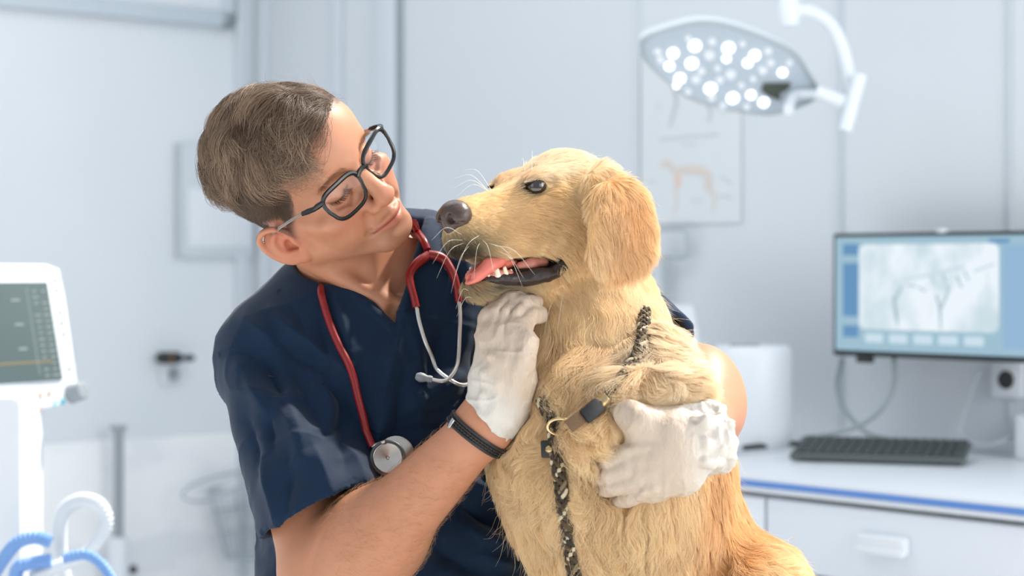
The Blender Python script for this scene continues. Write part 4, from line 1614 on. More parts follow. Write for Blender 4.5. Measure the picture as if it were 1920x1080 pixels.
# thumb, bent, its knuckle at the right
chain(G, [PW(958, 720, GD - .012), PW(972, 676, GD - .020), PW(984, 644, GD - .018), PW(972, 618, GD - .010)], [.014, .0125, .0115, .009], .010)
chain(G, [PW(944, 735, GD - .036), PW(954, 690, GD - .036), PW(968, 648, GD - .032), PW(968, 622, GD - .027)], [.0010, .0024, .0026, .0018], .007, sub=True)
G.sub(cap(PW(978, 664, GD - .036), PW(998, 660, GD - .030), .0012), .005)
G.sub(cap(PW(962, 606, GD - .03), PW(966, 634, GD - .03), .0012), .006)
for a_, b_ in (((916, 668), (975, 690)), ((905, 700), (965, 722)), ((925, 690), (980, 706)), ((902, 740), (960, 770)), ((900, 752), (955, 788))):
    chain(G, [PW(*a_, GD - .024), PW((a_[0] + b_[0]) / 2, (a_[1] + b_[1]) / 2 + 4, GD - .0255), PW(*b_, GD - .023)], .0018, .009)
# open flared cuff
cc = PW(921, 782, GD); cn = nrm(A(-.70, .05, -.62))
G.add(cap(cc - cn * .016, cc + cn * .012, .0292, .0325, flat=(A(0, 1, 0), .92)), .006)
G.sub(hem_cut(cc + cn * .006, cn, .06), .001)
G.sub(cap(cc + cn * -.012, cc + cn * .03, .0268, .030, flat=(A(0, 1, 0), .92)), .001)
v, q = G.mesh()
v = relax(v, q, 2)
n_ = vnormals(v, q)
cw = sstep(-.03, .0, (v - cc) @ cn)
v = v + n_ * (hash_noise(v * A(1, 1, .6), 70, 4) * .0006 + (1 - np.abs(hash_noise(v * A(.6, .6, 1.3), 48, 44))) ** 5 * .0016 + hash_noise(v, 140, 6) * .0005 + cw * hash_noise(v, 110, 8) * .0012)[:, None]
gr_v, gr_q = v, q
gm = raw_mesh('glove', v, q); add_color(gm, glove_tint(v, cc, cn))
glove = obj('glove', gm, latex, person)

# left hand on the dog's chest
G = Grid(PW(1075, 990, -.1) * A(1, 0, 1) + A(0, -.27, 0), PW(1390, 725, -.1) * A(1, 0, 1) + A(0, -.06, 0), gh)
GL = -.180
bn = nrm(A(0, 1, -.1))
G.add(cap(PW(1305, 822, GL + .012), PW(1262, 850, GL + .002), .0295, .036, flat=(bn, .72)))
G.add(cap(PW(1255, 812, GL), PW(1212, 812, GL), .023, .019, flat=(bn, .8)), .02)
G.add(cap(PW(1250, 880, GL), PW(1222, 902, GL), .027, .022, flat=(bn, .7)), .02)
G.add(cap(PW(1260, 850, GL), PW(1226, 864, GL), .033, .028, flat=(bn, .62)), .018)
fingers(G, [
    ([(1218, 842, GL), (1178, 852, GL - .004), (1146, 864, GL + .004), (1118, 872, GL + .034)], [.0130, .0105, .0095, .0088]),
    ([(1218, 868, GL), (1176, 880, GL - .005), (1146, 890, GL + .004), (1120, 898, GL + .034)], [.0130, .0103, .0093, .0086]),
    ([(1220, 892, GL), (1184, 904, GL - .004), (1156, 912, GL + .004), (1132, 918, GL + .032)], [.0125, .0098, .0090, .0082]),
    ([(1226, 908, GL), (1204, 922, GL - .001), (1184, 932, GL + .006), (1160, 940, GL + .030)], [.0115, .0092, .0084, .0076]),
], .0022)
chain(G, [PW(1248, 810, GL - .004), PW(1205, 792, GL - .006), PW(1180, 776, GL), PW(1160, 768, GL + .012)], [.0175, .0140, .0115, .0095], .012)
for a_, b_ in (((1150, 874), (1192, 868)), ((1150, 899), (1196, 892)), ((1160, 922), (1202, 908))):
    chain(G, [PW(a_[0] - 22, a_[1] + 4, GL - .006), PW(*a_, GL - .016), PW(*b_, GL - .021)], [.0035, .0026, .0008], .003, sub=True)
for a_, b_ in (((1172, 845), (1215, 838)), ((1178, 868), (1228, 858)), ((1188, 790), (1225, 815)), ((1240, 900), (1205, 925)), ((1196, 936), (1230, 918))):
    chain(G, [PW(*a_, GL - .012), PW(*b_, GL - .0195)], .0014, .008)
cc2 = PW(1322, 822, GL + .012); cn2 = nrm(A(.80, .35, .12))
G.add(cap(cc2 - cn2 * .03, cc2 + cn2 * .016, .0300, .0350, flat=(bn, .85)), .012)
for q_ in range(5):
    y0 = 782 + q_ * 20
    chain(G, [PW(1300 - q_ * 3, y0, GL - .018), PW(1322, y0 + 4 * (-1) ** q_, GL - .021), PW(1347, y0 + 3, GL - .012)], [.002, .0036, .0034], .006)
G.sub(hem_cut(cc2 + cn2 * .018, cn2, .07), .001)
G.sub(cap(cc2 - cn2 * .008, cc2 + cn2 * .04, .0272, .0325, flat=(bn, .85)), .001)
v, q = G.mesh()
v = relax(v, q, 2)
n_ = vnormals(v, q)
cw = sstep(-.035, .0, (v - cc2) @ cn2)
v = v + n_ * (hash_noise(v, 60, 14) * .0006 + (1 - np.abs(hash_noise(v * A(1.2, 1, .7), 46, 45))) ** 5 * .0016 + cw * (1 - np.abs(hash_noise(v, 60, 8))) ** 2 * .0065 + cw * hash_noise(v, 130, 9) * .0020 - cw * .002)[:, None]
gl_v, gl_q = v, q
gm = raw_mesh('glove', v, q); add_color(gm, glove_tint(v, cc2, cn2))
obj('glove', gm, latex, person)
# ============================================================ the dog
DF = nrm(A(-.80, -.585, -.12)); _l = A(.59, -.81, .02); DL = nrm(_l - DF * (_l @ DF))
DR = -DL
DU = np.cross(DR, DF)
DRM = np.stack([DR, DF, DU], 1)
DS = 0.001
NEAR_EYE = np.array(W(1003, 350, -.085))
DO = NEAR_EYE + DR * .032                    # midpoint between the eyes


def d2w(P):
    return DO + (np.atleast_2d(P) @ DRM.T) * DS


def w2d(P):
    return ((np.atleast_2d(P) - DO) @ DRM) / DS


dp = lambda x, y, z: d2w((x, y, z))[0]


def dell(c, r, R=None):
    return ell(dp(*c), A(*r) * DS, DRM @ (np.eye(3) if R is None else R))


def dcap(a, b, ra, rb=None, flat=None):
    return cap(dp(*a), dp(*b), ra * DS, (ra if rb is None else rb) * DS, None if flat is None else (DRM @ A(*flat[0]), flat[1]))


def build_dog():
    h = .0034 if QUICK else .0021
    lo = (-.10, -.20, .93); hi = (.345, .16, 1.44)
    G = Grid(lo, hi, h)
    mm = .001
    a = lambda p, k=0: G.add(p, k * mm)
    s = lambda p, k=0: G.sub(p, k * mm)
    # neck and front of the trunk
    head_c = dp(0, -62, 4)
    a(cap(head_c + A(.002, .01, -.025), np.array(W(1106, 640, -.01)), .054, .066))
    a(cap(np.array(W(1110, 640, -.01)), np.array(W(1115, 790, -.03)), .070, .098), 40)
    a(ell(np.array(W(1105, 850, -.045)), (.098, .095, .125)), 50)
    a(ell(np.array(W(1205, 885, -.02)), (.088, .110, .140), rotmat(z=A(-.15, 0, 1), x=A(1, 0, 0))), 35)
    a(ell(np.array(W(1268, 985, .01)), (.062, .10, .15)), 35)
    a(cap(np.array(W(1143, 560, .02)), np.array(W(1190, 700, .01)), .040, .055), 35)
    # fold of shoulder skin resting above the glove
    a(cap(np.array(W(1190, 738, -.145)), np.array(W(1285, 738, -.140)), .023, .026), 25)
    a(ell(np.array(W(1232, 700, -.085)), (.035, .04, .045)), 30)
    # tuft between thumb and fingers
    a(ell(np.array(W(1130, 812, -.150)), (.036, .030, .030)), 20)
    # upper legs
    a(cap(np.array(W(1215, 880, -.085)), np.array(W(1218, 1130, -.10)), .050, .036), 40)
    a(cap(np.array(W(1085, 900, -.085)), np.array(W(1095, 1130, -.10)), .052, .036), 40)
    # haunch
    a(ell(np.array(W(1400, 1110, -.02)), (.060, .085, .065)), 25)
    a(ell(np.array(W(1330, 1080, .02)), (.050, .09, .10)), 25)
    # ---- head
    a(dell((0, -54, -19), (55, 68, 36)), 20)
    a(dell((0, -42, -12), (43, 50, 27)), 16)
    for q in (1, -1):
        a(dell((q * 33, -50, -38), (30, 42, 40)), 25)
        a(dell((q * 26, -10, 6), (16, 20, 9)), 14)        # brow
        a(dell((q * 30, -8, -24), (20, 26, 20)), 18)       # under the eye
        a(dcap((q * 40, -50, -60), (q * 18, 10, -92), 26, 18), 22)
    a(dcap((0, -8, -20), (0, 72, -24), 25, 19), 20)
    a(dcap((0, 20, -36), (0, 66, -36), 25, 19), 14)
    s(dell((0, 6, 17), (8, 24, 7)), 16)                 # stop furrow
    for q in (1, -1):
        a(dcap((q * 19, -4, -58), (q * 17, 48, -54), 20, 17), 12)
        a(dcap((q * 17, 48, -54), (q * 9, 78, -48), 16, 13), 10)
    a(dell((0, 82, -40), (18, 12, 24)), 8)
    # lower jaw
    a(dcap((0, -30, -98), (0, 58, -99), 25, 14), 16)
    a(dell((0, 68, -97), (15, 13, 12)), 10)
    for q in (1, -1):
        a(dcap((q * 24, -10, -92), (q * 12, 66, -92), 8, 7), 8)
    # mouth
    for q in (1, -1):
        chain(G, [dp(q * 44, -22, -78), dp(q * 40, -6, -80), dp(q * 34, 10, -79), dp(q * 30, 32, -78), dp(q * 26, 52, -77), dp(q * 20, 72, -77), dp(0, 88, -76)],
              [.006, .0085, .007, .0045, .0050, .007, .008], .003, sub=True)
    s(dell((0, 40, -77), (22, 52, 7)), 3)
    s(dell((0, 66, -78), (16, 26, 9)), 3)
    # eye sockets
    for q in (1, -1):
        s(dell((q * 36, 2, 0), (11, 13, 10)), 9)
        a(dell((q * 31, -3, 0), (12.8, 13.5, 12.2)), 3)
        s(dell((q * 38, 4, -.5), (8, 11, 5.4)), 1.5)
        a(dcap((q * 40, -9, 3), (q * 33, 13, 5.5), 2.2, 2.6), 3)
    # nostril pad is its own part: seat for it
    # ear, near side: flap hanging from the back of the skull
    e = [np.array(W(*p)) for p in ((1128, 358, -.095), (1152, 388, -.108), (1160, 430, -.118), (1146, 468, -.122), (1135, 504, -.120))]
    flx = nrm(DL + A(0, 0, .1))
    G2 = Grid(lo, hi, h)
    chain(G2, e, [.018, .028, .032, .026, .011], .01, flat=(flx, .30))
    G2.add(cap(np.array(W(1178, 420, -.105)), np.array(W(1184, 458, -.108)), .018, .016, flat=(flx, .45)), .02)
    G2.add(cap(np.array(W(1125, 345, -.080)), np.array(W(1165, 378, -.080)), .018, .019), .015)
    G2.sub(cap(np.array(W(1183, 500, -.135)), np.array(W(1168, 440, -.145)), .004, .003), .02)
    kk = .006
    hh = np.maximum(kk - np.abs(G.V - G2.V), 0) / kk
    G.V = np.minimum(G.V, G2.V) - hh * hh * kk * .25
    # far ear, behind
    e2 = [dp(58, -70, 10), dp(74, -74, -20), dp(78, -70, -55), dp(72, -62, -80)]
    chain(G, e2, [.018, .030, .032, .014], .008, flat=(DL, .3))
    v, q = G.mesh()
    v = relax(v, q, 2)
    return v, q


dv, dq = build_dog()
dn = vnormals(dv, dq)
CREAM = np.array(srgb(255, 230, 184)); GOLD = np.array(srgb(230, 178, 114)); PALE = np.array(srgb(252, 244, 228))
DARK = np.array(srgb(48, 38, 34))


def dog_tint(P, fur=True):
    L = w2d(P)
    ax = L.copy(); ax[:, 0] = abs(ax[:, 0])
    n = len(P)
    c = np.tile(CREAM, (n, 1))

    def mixc(w, col):
        nonlocal c
        w = np.clip(w, 0, 1)[:, None]
        c = c * (1 - w) + np.array(col) * w
    # ear more golden
    we = np.exp(-(((P - np.array(W(1170, 440, -.11))) / A(.032, .05, .062)) ** 2).sum(1) ** 2)
    mixc(.85 * we, GOLD)
    nz = hash_noise(P, 32, 21) * .5 + hash_noise(P, 75, 22) * .5
    mixc(.22 * np.clip(nz, 0, 1), GOLD)
    mixc(.25 * np.clip(-nz, 0, 1), PALE)
    # paler crown, muzzle bridge and shoulder, with sun highlight painted into the coat
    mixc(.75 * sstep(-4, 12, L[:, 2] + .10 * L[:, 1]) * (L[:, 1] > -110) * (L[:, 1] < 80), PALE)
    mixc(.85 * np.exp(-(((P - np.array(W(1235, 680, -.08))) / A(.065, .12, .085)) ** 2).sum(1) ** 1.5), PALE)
    mixc(.35 * np.exp(-(((ax - A(48, -30, -45)) / A(30, 40, 28)) ** 2).sum(1)), GOLD)
    # golden back and haunch
    pxs = 960 + P[:, 0] / (P[:, 1] + DC) * F
    pys = 500 - (P[:, 2] - ZC) / (P[:, 1] + DC) * F
    back = sstep(1295, 1345, pxs + .10 * (pys - 860)) * sstep(800, 850, pys) * (1 - sstep(1000, 1060, pys) * sstep(1395, 1420, pxs))
    mixc(.75 * back, GOLD)
    # muzzle, lips, eye rims
    if fur:
        hd = np.exp(-(((L - A(0, 66, -60)) / A(60, 34, 24)) ** 2).sum(1))
        mixc(np.clip(1.05 * np.exp(-(((L - A(-6, 86, -56)) / A(40, 28, 22)) ** 2).sum(1)), 0, .94), srgb(44, 36, 31))
        mixc(np.clip(1.0 * np.exp(-(((L - A(0, 56, -98)) / A(40, 34, 11)) ** 2).sum(1)), 0, .94), srgb(44, 36, 31))
        mixc(.6 * np.exp(-(((ax - A(32, 5, -1)) / A(13, 15, 9)) ** 2).sum(1)), srgb(84, 62, 46))
        mixc(.35 * np.exp(-(((ax - A(24, 8, 14)) / A(14, 16, 12)) ** 2).sum(1)), GOLD)
    else:
        mixc(np.ones(n) * .30, GOLD)
        mixc(np.clip(1.05 * np.exp(-(((L - A(-6, 86, -56)) / A(40, 28, 22)) ** 2).sum(1)), 0, .94), srgb(44, 36, 31))
        mixc(np.clip(1.0 * np.exp(-(((L - A(0, 56, -98)) / A(40, 34, 11)) ** 2).sum(1)), 0, .94), srgb(44, 36, 31))
        lip = (L[:, 1] > -27) * (ax[:, 0] < 60) * sstep(-98, -93, L[:, 2] ) * (1 - sstep(-75, -71, L[:, 2])) * (np.linalg.norm(L - A(0, 20, -80), axis=1) < 95)
        mixc(lip, DARK)
        mixc((1 - sstep(12.5, 15, np.linalg.norm((ax - A(34, 4, -.5)) * A(.9, .9, 1.7), axis=1))), DARK * .5)
    return c


dme = raw_mesh('dog', dv, dq)
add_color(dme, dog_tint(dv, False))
dog_skin = tint_mat('dog_coat_skin', .75, spec=.2)
dog = obj('dog', dme, dog_skin, label='golden long-haired dog with open mouth sitting in the arms of the man', cat='dog')


# body below the frame down to the table
G = Grid((-.02, -.24, .70), (.40, .18, 1.06), .005)
G.add(ell(np.array(W(1240, 1120, .02)), (.105, .11, .17)))
G.add(ell(np.array(W(1370, 1200, .03)), (.085, .12, .13)), .04)
for x_, y_ in ((1085, -.105), (1215, -.105)):
    t_ = np.array(W(x_, 1050, y_)); f_ = np.array(W(x_ - 6, 1425, y_))
    G.add(cap(t_, f_, .036, .024), .02)
    G.add(ell(f_ + A(-.018, -.012, -.012), (.038, .030, .022)), .015)
t_ = np.array(W(1400, 1250, -.06)); G.add(cap(t_, t_ + A(-.06, -.05, -.09), .055, .035), .03)
G.add(cap(t_ + A(-.07, -.07, -.11), t_ + A(-.15, -.10, -.115), .028, .024), .02)
v, q = G.mesh()
lowv, lowq = v, q
me2 = raw_mesh('hindquarters', v, q)
add_color(me2, np.tile(CREAM, (len(v), 1)))
obj('hindquarters', me2, dog_skin, dog)

# eyes
eye_m = mat('dog_eye', (.02, .012, .008), .04, spec=.8, Coat_Weight=1.0, Coat_Roughness=.02)
for q_ in (-1, 1):
    mb = MB()
    prof = [(12.2 * math.sin(t) * DS, 12.2 * math.cos(t) * DS) for t in np.linspace(0, math.pi, 20)]
    mb.lathe(prof, dp(q_ * 31.5, -3, 0), DRM @ rotmat(z=A(q_ * .75, .65, 0), x=A(0, 0, 1)), 28)
    mb.build('eye', eye_m, dog)
# nose pad
nose_m = mat('nose_leather', srgb(74, 58, 52), .38, spec=.6)
noise_bump(nose_m, 420, .0008, 3, strength=.5)
nh = .0011
c_ = dp(0, 92, -24)
G = Grid(c_ - .032, c_ + .032, nh)
G.add(dell((0, 84, -18), (21, 14, 14)))
G.add(dell((0, 90, -24), (16, 10, 15)), 5 * DS)
for q_ in (1, -1):
    G.add(dell((q_ * 14, 86, -22), (9.5, 12, 10)), 4 * DS)
    G.sub(dell((q_ * 9.5, 100, -23), (4.8, 9, 6)), 1.5 * DS)
    G.sub(dcap((q_ * 11, 98, -26), (q_ * 24, 87, -30), 1.8, 1.6), 2 * DS)
G.sub(dcap((0, 102, -20), (0, 98, -40), 1.2), 2 * DS)
G.add(dell((0, 88, -37), (8, 6, 9)), 4 * DS)
v, q = G.mesh()
v = relax(v, q, 1)
obj('nose', raw_mesh('nose', v, q), nose_m, dog)
# tongue, gums, teeth, inner lip
tongue_m = mat('tongue', srgb(222, 122, 108), .35, spec=.5, Subsurface_Weight=.3, Subsurface_Scale=.005)
noise_bump(tongue_m, 300, .001, 3, strength=.4)
c_ = dp(-8, 60, -80)
G = Grid(c_ - .06, c_ + .06, .0016)
tg = [dp(2, 10, -84), dp(-4, 38, -80), dp(-10, 56, -77), dp(-13, 70, -82), dp(-15, 80, -90)]
chain(G, tg, [.016, .017, .018, .016, .010], .008, flat=(DRM @ nrm(A(.1, .25, 1)), .30))
chain(G, [dp(-26, 52, -72), dp(-25, 66, -75), dp(-24, 78, -84)], [.004, .005, .004], .008)
chain(G, [dp(-8, 50, -74), dp(-11, 68, -75), dp(-14, 84, -88)], [.0012, .0014, .001], .006, sub=True)
v, q = G.mesh()
v = relax(v, q, 1)
obj('tongue', raw_mesh('tongue', v, q), tongue_m, dog)
gum_m = mat('gum', srgb(196, 128, 112), .35, spec=.5)
noise_bump(gum_m, 200, .001, 3, strength=.5)
G = Grid(dp(0, 20, -84) - .075, dp(0, 20, -84) + .075, .0018)
for q_ in (-1, 1):
    chain(G, [dp(q_ * 30, -2, -80), dp(q_ * 30, 14, -80), dp(q_ * 25, 26, -81)], [.006, .0055, .004], .004)
    chain(G, [dp(q_ * 25, 40, -88), dp(q_ * 21, 54, -87), dp(q_ * 15, 64, -87)], [.0045, .005, .005], .004)
v, q = G.mesh()
obj('gum', raw_mesh('gum', v, q), gum_m, dog)
tooth_m = mat('tooth', srgb(240, 232, 208), .3, spec=.6)
for c_, r_, l_ in (((-23.5, 55, -83), 4.2, 7), ((-26, 46, -84), 3.6, 6), ((-19, 63, -84), 2.4, 5), ((-26, 38, -86), 2.4, 3.5), ((22, 55, -83), 4.2, 7), ((12, 67, -84), 2, 4)):
    G = Grid(dp(*c_) - .014, dp(*c_) + .014, .0008)
    G.add(dcap((c_[0], c_[1], c_[2] - 5), (c_[0] - .5, c_[1] + 1, c_[2] + l_ * .5), r_, r_ * .55))
    v, q = G.mesh()
    obj('tooth', raw_mesh('tooth', v, q), tooth_m, dog)
lipm = mat('lip', srgb(52, 42, 40), .32, spec=.5)
noise_bump(lipm, 160, .002, 4, strength=.6)
G = Grid(dp(0, 20, -86) - .09, dp(0, 20, -86) + .09, .0016)
for q_ in (-1, 1):
    chain(G, spl([dp(q_ * 45, -22, -72), dp(q_ * 46, -16, -86), dp(q_ * 41, -4, -93), dp(q_ * 35, 12, -94), dp(q_ * 30, 26, -95), dp(q_ * 25, 42, -93), dp(q_ * 19, 60, -91), dp(q_ * 5, 75, -90)], 3),
          list(np.interp(np.linspace(0, 1, 22), [0, .2, .45, .7, 1], [.003, .006, .0085, .006, .003])), .003)
v, q = G.mesh()
v = relax(v, q, 1)
n_ = vnormals(v, q)
v = v + n_ * (hash_noise(v, 150, 31) * .0012)[:, None]
obj('lip', raw_mesh('lip', v, q), lipm, dog)
# ============================================================ hair and fur
from mathutils.kdtree import KDTree


def tangent(d, n):
    t = d - n * (d * n).sum(1, keepdims=True)
    return t / np.maximum(np.linalg.norm(t, axis=1, keepdims=True), 1e-9)


def unit(d):
    return d / np.maximum(np.linalg.norm(d, axis=1, keepdims=True), 1e-9)


def clump(pts, seeds_n, amount, rng, power=1.3, spread=1.0):
    """pull strands (n,k,3) towards their nearest seed strand"""
    n, k, _ = pts.shape
    ids = rng.choice(n, min(seeds_n, n), replace=False)
    kd = KDTree(len(ids))
    for j, i in enumerate(ids):
        kd.insert(pts[i, 0].tolist(), j)
    kd.balance()
    near = np.array([ids[kd.find(p)[1]] for p in pts[:, 0].tolist()])
    s = np.linspace(0, 1, k)[None, :, None] ** power
    am = (amount * (0.6 + 0.4 * rng.random(n)))[:, None, None]
    L_own = np.linalg.norm(pts[:, -1] - pts[:, 0], axis=1)
    L_sd = np.linalg.norm(pts[near, -1] - pts[near, 0], axis=1)
    sc = np.clip(L_own / np.maximum(L_sd, 1e-6), .5, 1.4)[:, None, None]
    target = pts[near, :1] + (pts[near] - pts[near, :1]) * sc
    return pts * (1 - s * am) + target * (s * am), near


# ---------------------------------------------------------- the man's hair
def man_hair():
    rng = np.random.default_rng(11)
    hl = hairline(hv)
    cx = hv[hq].mean(1)
    hlq = hairline(cx)
    ok = (hlq > 0) & (cx[:, 2] > -60) & (cx[:, 1] < 45)
    # not on the ear
    ear = (np.abs(cx[:, 0]) > 68) & (np.abs(cx[:, 1] + 66) < 30) & (cx[:, 2] < 8)
    ok &= ~ear
    nrmv = vnormals(hv, hq)
    C0 = A(0, -72, 36); R0 = A(76, 98, 88)

    def cn(P):
        return unit((P - C0) / R0 ** 2)
    # line between the long top and the clipped sides
    def top_w(P):
        zl = np.interp(P[:, 1], [-180, -120, -80, -40, -10, 30], [16, 32, 48, 52, 54, 46])
        return sstep(-4, 8, P[:, 2] - zl)
    tw = top_w(cx)
    q_ok = hq[ok]
    # ---- long hair
    n = 3500 if QUICK else 24000
    P, ids = sample_surface(hv, q_ok, n, tw[ok] * (1 + .5 * (cx[ok][:, 0] > -20)), rng)
    N_ = cn(P)
    k = 9
    y = P[:, 1]; x = P[:, 0]; z = P[:, 2]
    fwd = np.clip((y + 70) / 70, -1, 1.1)
    D = np.stack([.95 + .15 * hash_noise(P, .03, 3), .75 * fwd - .15, 0 * x], 1)
    # quiff: front hair is swept up, forwards and then over to the side
    fr = sstep(-35, 5, y)
    D = D * (1 - fr[:, None]) + fr[:, None] * np.stack([.55 + .5 * hash_noise(P, .04, 4), .65 + 0 * x, .2 + 0 * x], 1)
    far = sstep(-15, -50, x)
    D = D * (1 - far[:, None]) + far[:, None] * np.stack([.3 + 0 * x, .3 * fwd, .5 + 0 * x], 1)
    wob = np.stack([hash_noise(P, .045, 5), hash_noise(P, .045, 6), hash_noise(P, .045, 7)], 1)
    wob2 = np.stack([hash_noise(P, .11, 55), hash_noise(P, .11, 56), hash_noise(P, .11, 57)], 1)
    D = unit(D + .6 * wob + .35 * wob2)
    grow = sstep(38, 75, z)
    L = (38 + 34 * grow + 16 * fr) * (0.75 + .5 * rng.random(n)) * (1 + .25 * hash_noise(P, .05, 8))
    L *= .55 + .45 * sstep(-2, 10, hairline(P))
    L *= 1 - .25 * far
    L *= .40 + .60 * sstep(0, 34, z - np.interp(y, [-180, -120, -80, -40, -10, 30], [10, 30, 48, 52, 54, 46]) + 20 * fr)
    pts = np.zeros((n, k, 3))
    pts[:, 0] = P - N_ * .8
    lift0 = (.62 + .30 * fr * sstep(-30, 10, x) - .25 * far) * (1 + .9 * hash_noise(P, .05, 9))
    gl = (HRM.T @ A(0, 0, -1))
    side_jit = rng.normal(0, .10, (n, 3))
    for i in range(1, k):
        s = (i - 1) / (k - 1)
        nn = cn(pts[:, i - 1])
        t = tangent(D + side_jit * (1 + 2 * s), nn)
        lift = lift0 * (1 - 2.2 * s) - .14
        curl = .55 * np.sin(3.4 * s + 6 * hash_noise(P, .05, 12))[:, None] * np.cross(nn, t)
        d = unit(t + nn * lift[:, None] + curl + gl * (.22 * s))
        nxt = pts[:, i - 1] + d * (L / (k - 1))[:, None]
        # stay above the scalp
        r = np.sqrt((((nxt - C0) / (R0 + 1.5)) ** 2).sum(1))
        low = r < 1
        nxt[low] = C0 + (nxt[low] - C0) / r[low][:, None]
        pts[:, i] = nxt
    pts, near0 = clump(pts, n // 40, .60, rng, 1.0)
    pts, near = clump(pts, n // 130, .72, rng, .9)
    # loose single hairs
    stray = rng.random(n) < .035
    w = np.linspace(0, 1, k)[None, :, None] ** 2
    pts[stray] += w * (rng.normal(0, 7, (stray.sum(), 1, 3)) + 5 * N_[stray][:, None])
    base_c = np.array(srgb(136, 112, 93)); light = np.array(srgb(216, 190, 162)); dark = np.array(srgb(58, 47, 40))
    tone = rng.random(n) * .5 + .5 * (rng.random(n // 1)[near])
    c = base_c * (1 - np.clip(tone - .5, 0, .5)[:, None] * 1.6) + light * (np.clip(tone - .5, 0, .5)[:, None] * 1.6)
    c = c * (1 - np.clip(.35 - tone, 0, 1)[:, None]) + dark * np.clip(.35 - tone, 0, 1)[:, None]
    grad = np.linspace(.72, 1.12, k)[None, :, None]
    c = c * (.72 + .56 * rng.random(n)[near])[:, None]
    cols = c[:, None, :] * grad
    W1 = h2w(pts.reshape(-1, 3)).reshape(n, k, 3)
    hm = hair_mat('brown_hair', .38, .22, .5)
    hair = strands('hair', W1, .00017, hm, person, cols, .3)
    # ---- clipped sides
    n = 2500 if QUICK else 15000
    P, ids = sample_surface(hv, q_ok, n, (1.02 - tw[ok]) * (cx[ok][:, 0] > -60), rng)
    N_ = nrmv[q_ok[ids, 0]]
    tp = sstep(-30, 40, P[:, 2])
    L = (2.5 + 13 * tp ** 1.3) * (.7 + .5 * rng.random(n)) * (.4 + .6 * sstep(0, 8, hairline(P)))
    D = unit(np.stack([0 * L, -.55 + 0 * L, -.8 + 0 * L], 1) + rng.normal(0, .25, (n, 3)))
    t = tangent(D, N_)
    k = 4
    pts = np.zeros((n, k, 3))
    pts[:, 0] = P - N_ * .4
    for i in range(1, k):
        d = unit(t + N_ * (.75 - .25 * i) + rng.normal(0, .08, (n, 3)))
        pts[:, i] = pts[:, i - 1] + d * (L / 3)[:, None]
    tone = rng.random(n)[:, None]
    c = np.array(srgb(104, 88, 76)) * (1 - tone * .6) + base_c * tone * .6
    strands('clipped_hair', h2w(pts.reshape(-1, 3)).reshape(n, k, 3), .00011, hm, hair, c, .4)
    # ---- brows and lashes
    nb = 190
    pts = np.zeros((nb * 2, 4, 3)); cc_ = np.zeros((nb * 2, 3))
    SKB = BVHTree.FromPolygons([tuple(x) for x in hv.tolist()], hq.tolist())
    for j in range(nb * 2):
        sg = 1 if j < nb else -1
        u = rng.random() ** .9
        x_ = 12 + 36 * u
        z_ = 15 + 5.5 * math.sin(min(1, u * 1.25) * 2.2) + rng.normal(0, 1.6 * (1 - .5 * u))
        hit = SKB.ray_cast(Vector((sg * x_, 60, z_)), Vector((0, -1, 0)))
        p = np.array(hit[0]) if hit[0] else A(sg * x_, 15, z_)
        nn = np.array(hit[1]) if hit[0] else A(0, 1, 0)
        d = nrm(A(sg * (.5 + .5 * u), 0, .8 - 1.2 * u) + rng.normal(0, .15, 3))
        L_ = 6.5 + 2 * rng.random()
        for i in range(4):
            pts[j, i] = p + (d * i + nn * (.35 * i - .06 * i * i)) * L_ / 3
        cc_[j] = np.array(srgb(160, 118, 90)) * (.8 + .4 * rng.random())
    strands('eyebrow_hair', h2w(pts.reshape(-1, 3)).reshape(-1, 4, 3), .00010, hm, hair, cc_, .4)
    nl = 80
    pts = np.zeros((nl * 2, 5, 3))
    for j in range(nl * 2):
        sg = 1 if j < nl else -1
        u = rng.random()
        x_ = 19 + 26 * u
        z_ = -9 + ((x_ - 31) / 15) ** 2 * 5
        hit = SKB.ray_cast(Vector((sg * x_, 60, z_)), Vector((0, -1, 0)))
        p = np.array(hit[0]) if hit[0] else A(sg * x_, 12, z_)
        d = nrm(A(sg * (u - .5) * .9, .95, -.55) + rng.normal(0, .12, 3))
        for i in range(5):
            pts[j, i] = p + d * 9.5 * i / 4 + A(0, 0, .45) * i * i * .35
    strands('eyelashes', h2w(pts.reshape(-1, 3)).reshape(-1, 5, 3), .00013, hm, hair, np.tile(srgb(52, 40, 34), (nl * 2, 1)), .3)
    # ---- fine hair of the forearm
    n = 600 if QUICK else 3800
    AV, AQ = vs[1], qs[1] - len(vs[0])
    axd = nrm(RW - RE)
    cen = AV[AQ].mean(1)
    tt = (cen - RE) @ axd
    wgt = sstep(.03, .08, tt) * (1 - sstep(.20, .235, tt))
    P, ids = sample_surface(AV, AQ, n, wgt + 1e-6, rng)
    NN = vnormals(AV, AQ)[AQ[ids, 0]]
    D = unit(np.tile(axd * .7 + A(.1, 0, -.6), (n, 1)) + rng.normal(0, .25, (n, 3)))
    t = tangent(D, NN)
    L = .009 + .009 * rng.random(n)
    k = 5
    pts = np.zeros((n, k, 3)); pts[:, 0] = P
    for i in range(1, k):
        d = unit(t + NN * (.7 - .22 * i)[..., None] if False else t + NN * (.7 - .22 * i))
        pts[:, i] = pts[:, i - 1] + d * (L / (k - 1))[:, None]
    tone = rng.random(n)[:, None]
    strands('forearm_hair', pts, .000075, hair_mat('fine_hair', .4, .3), person,
            np.array(srgb(170, 128, 92)) * (1 - tone) + np.array(srgb(214, 180, 140)) * tone, .3)


man_hair()

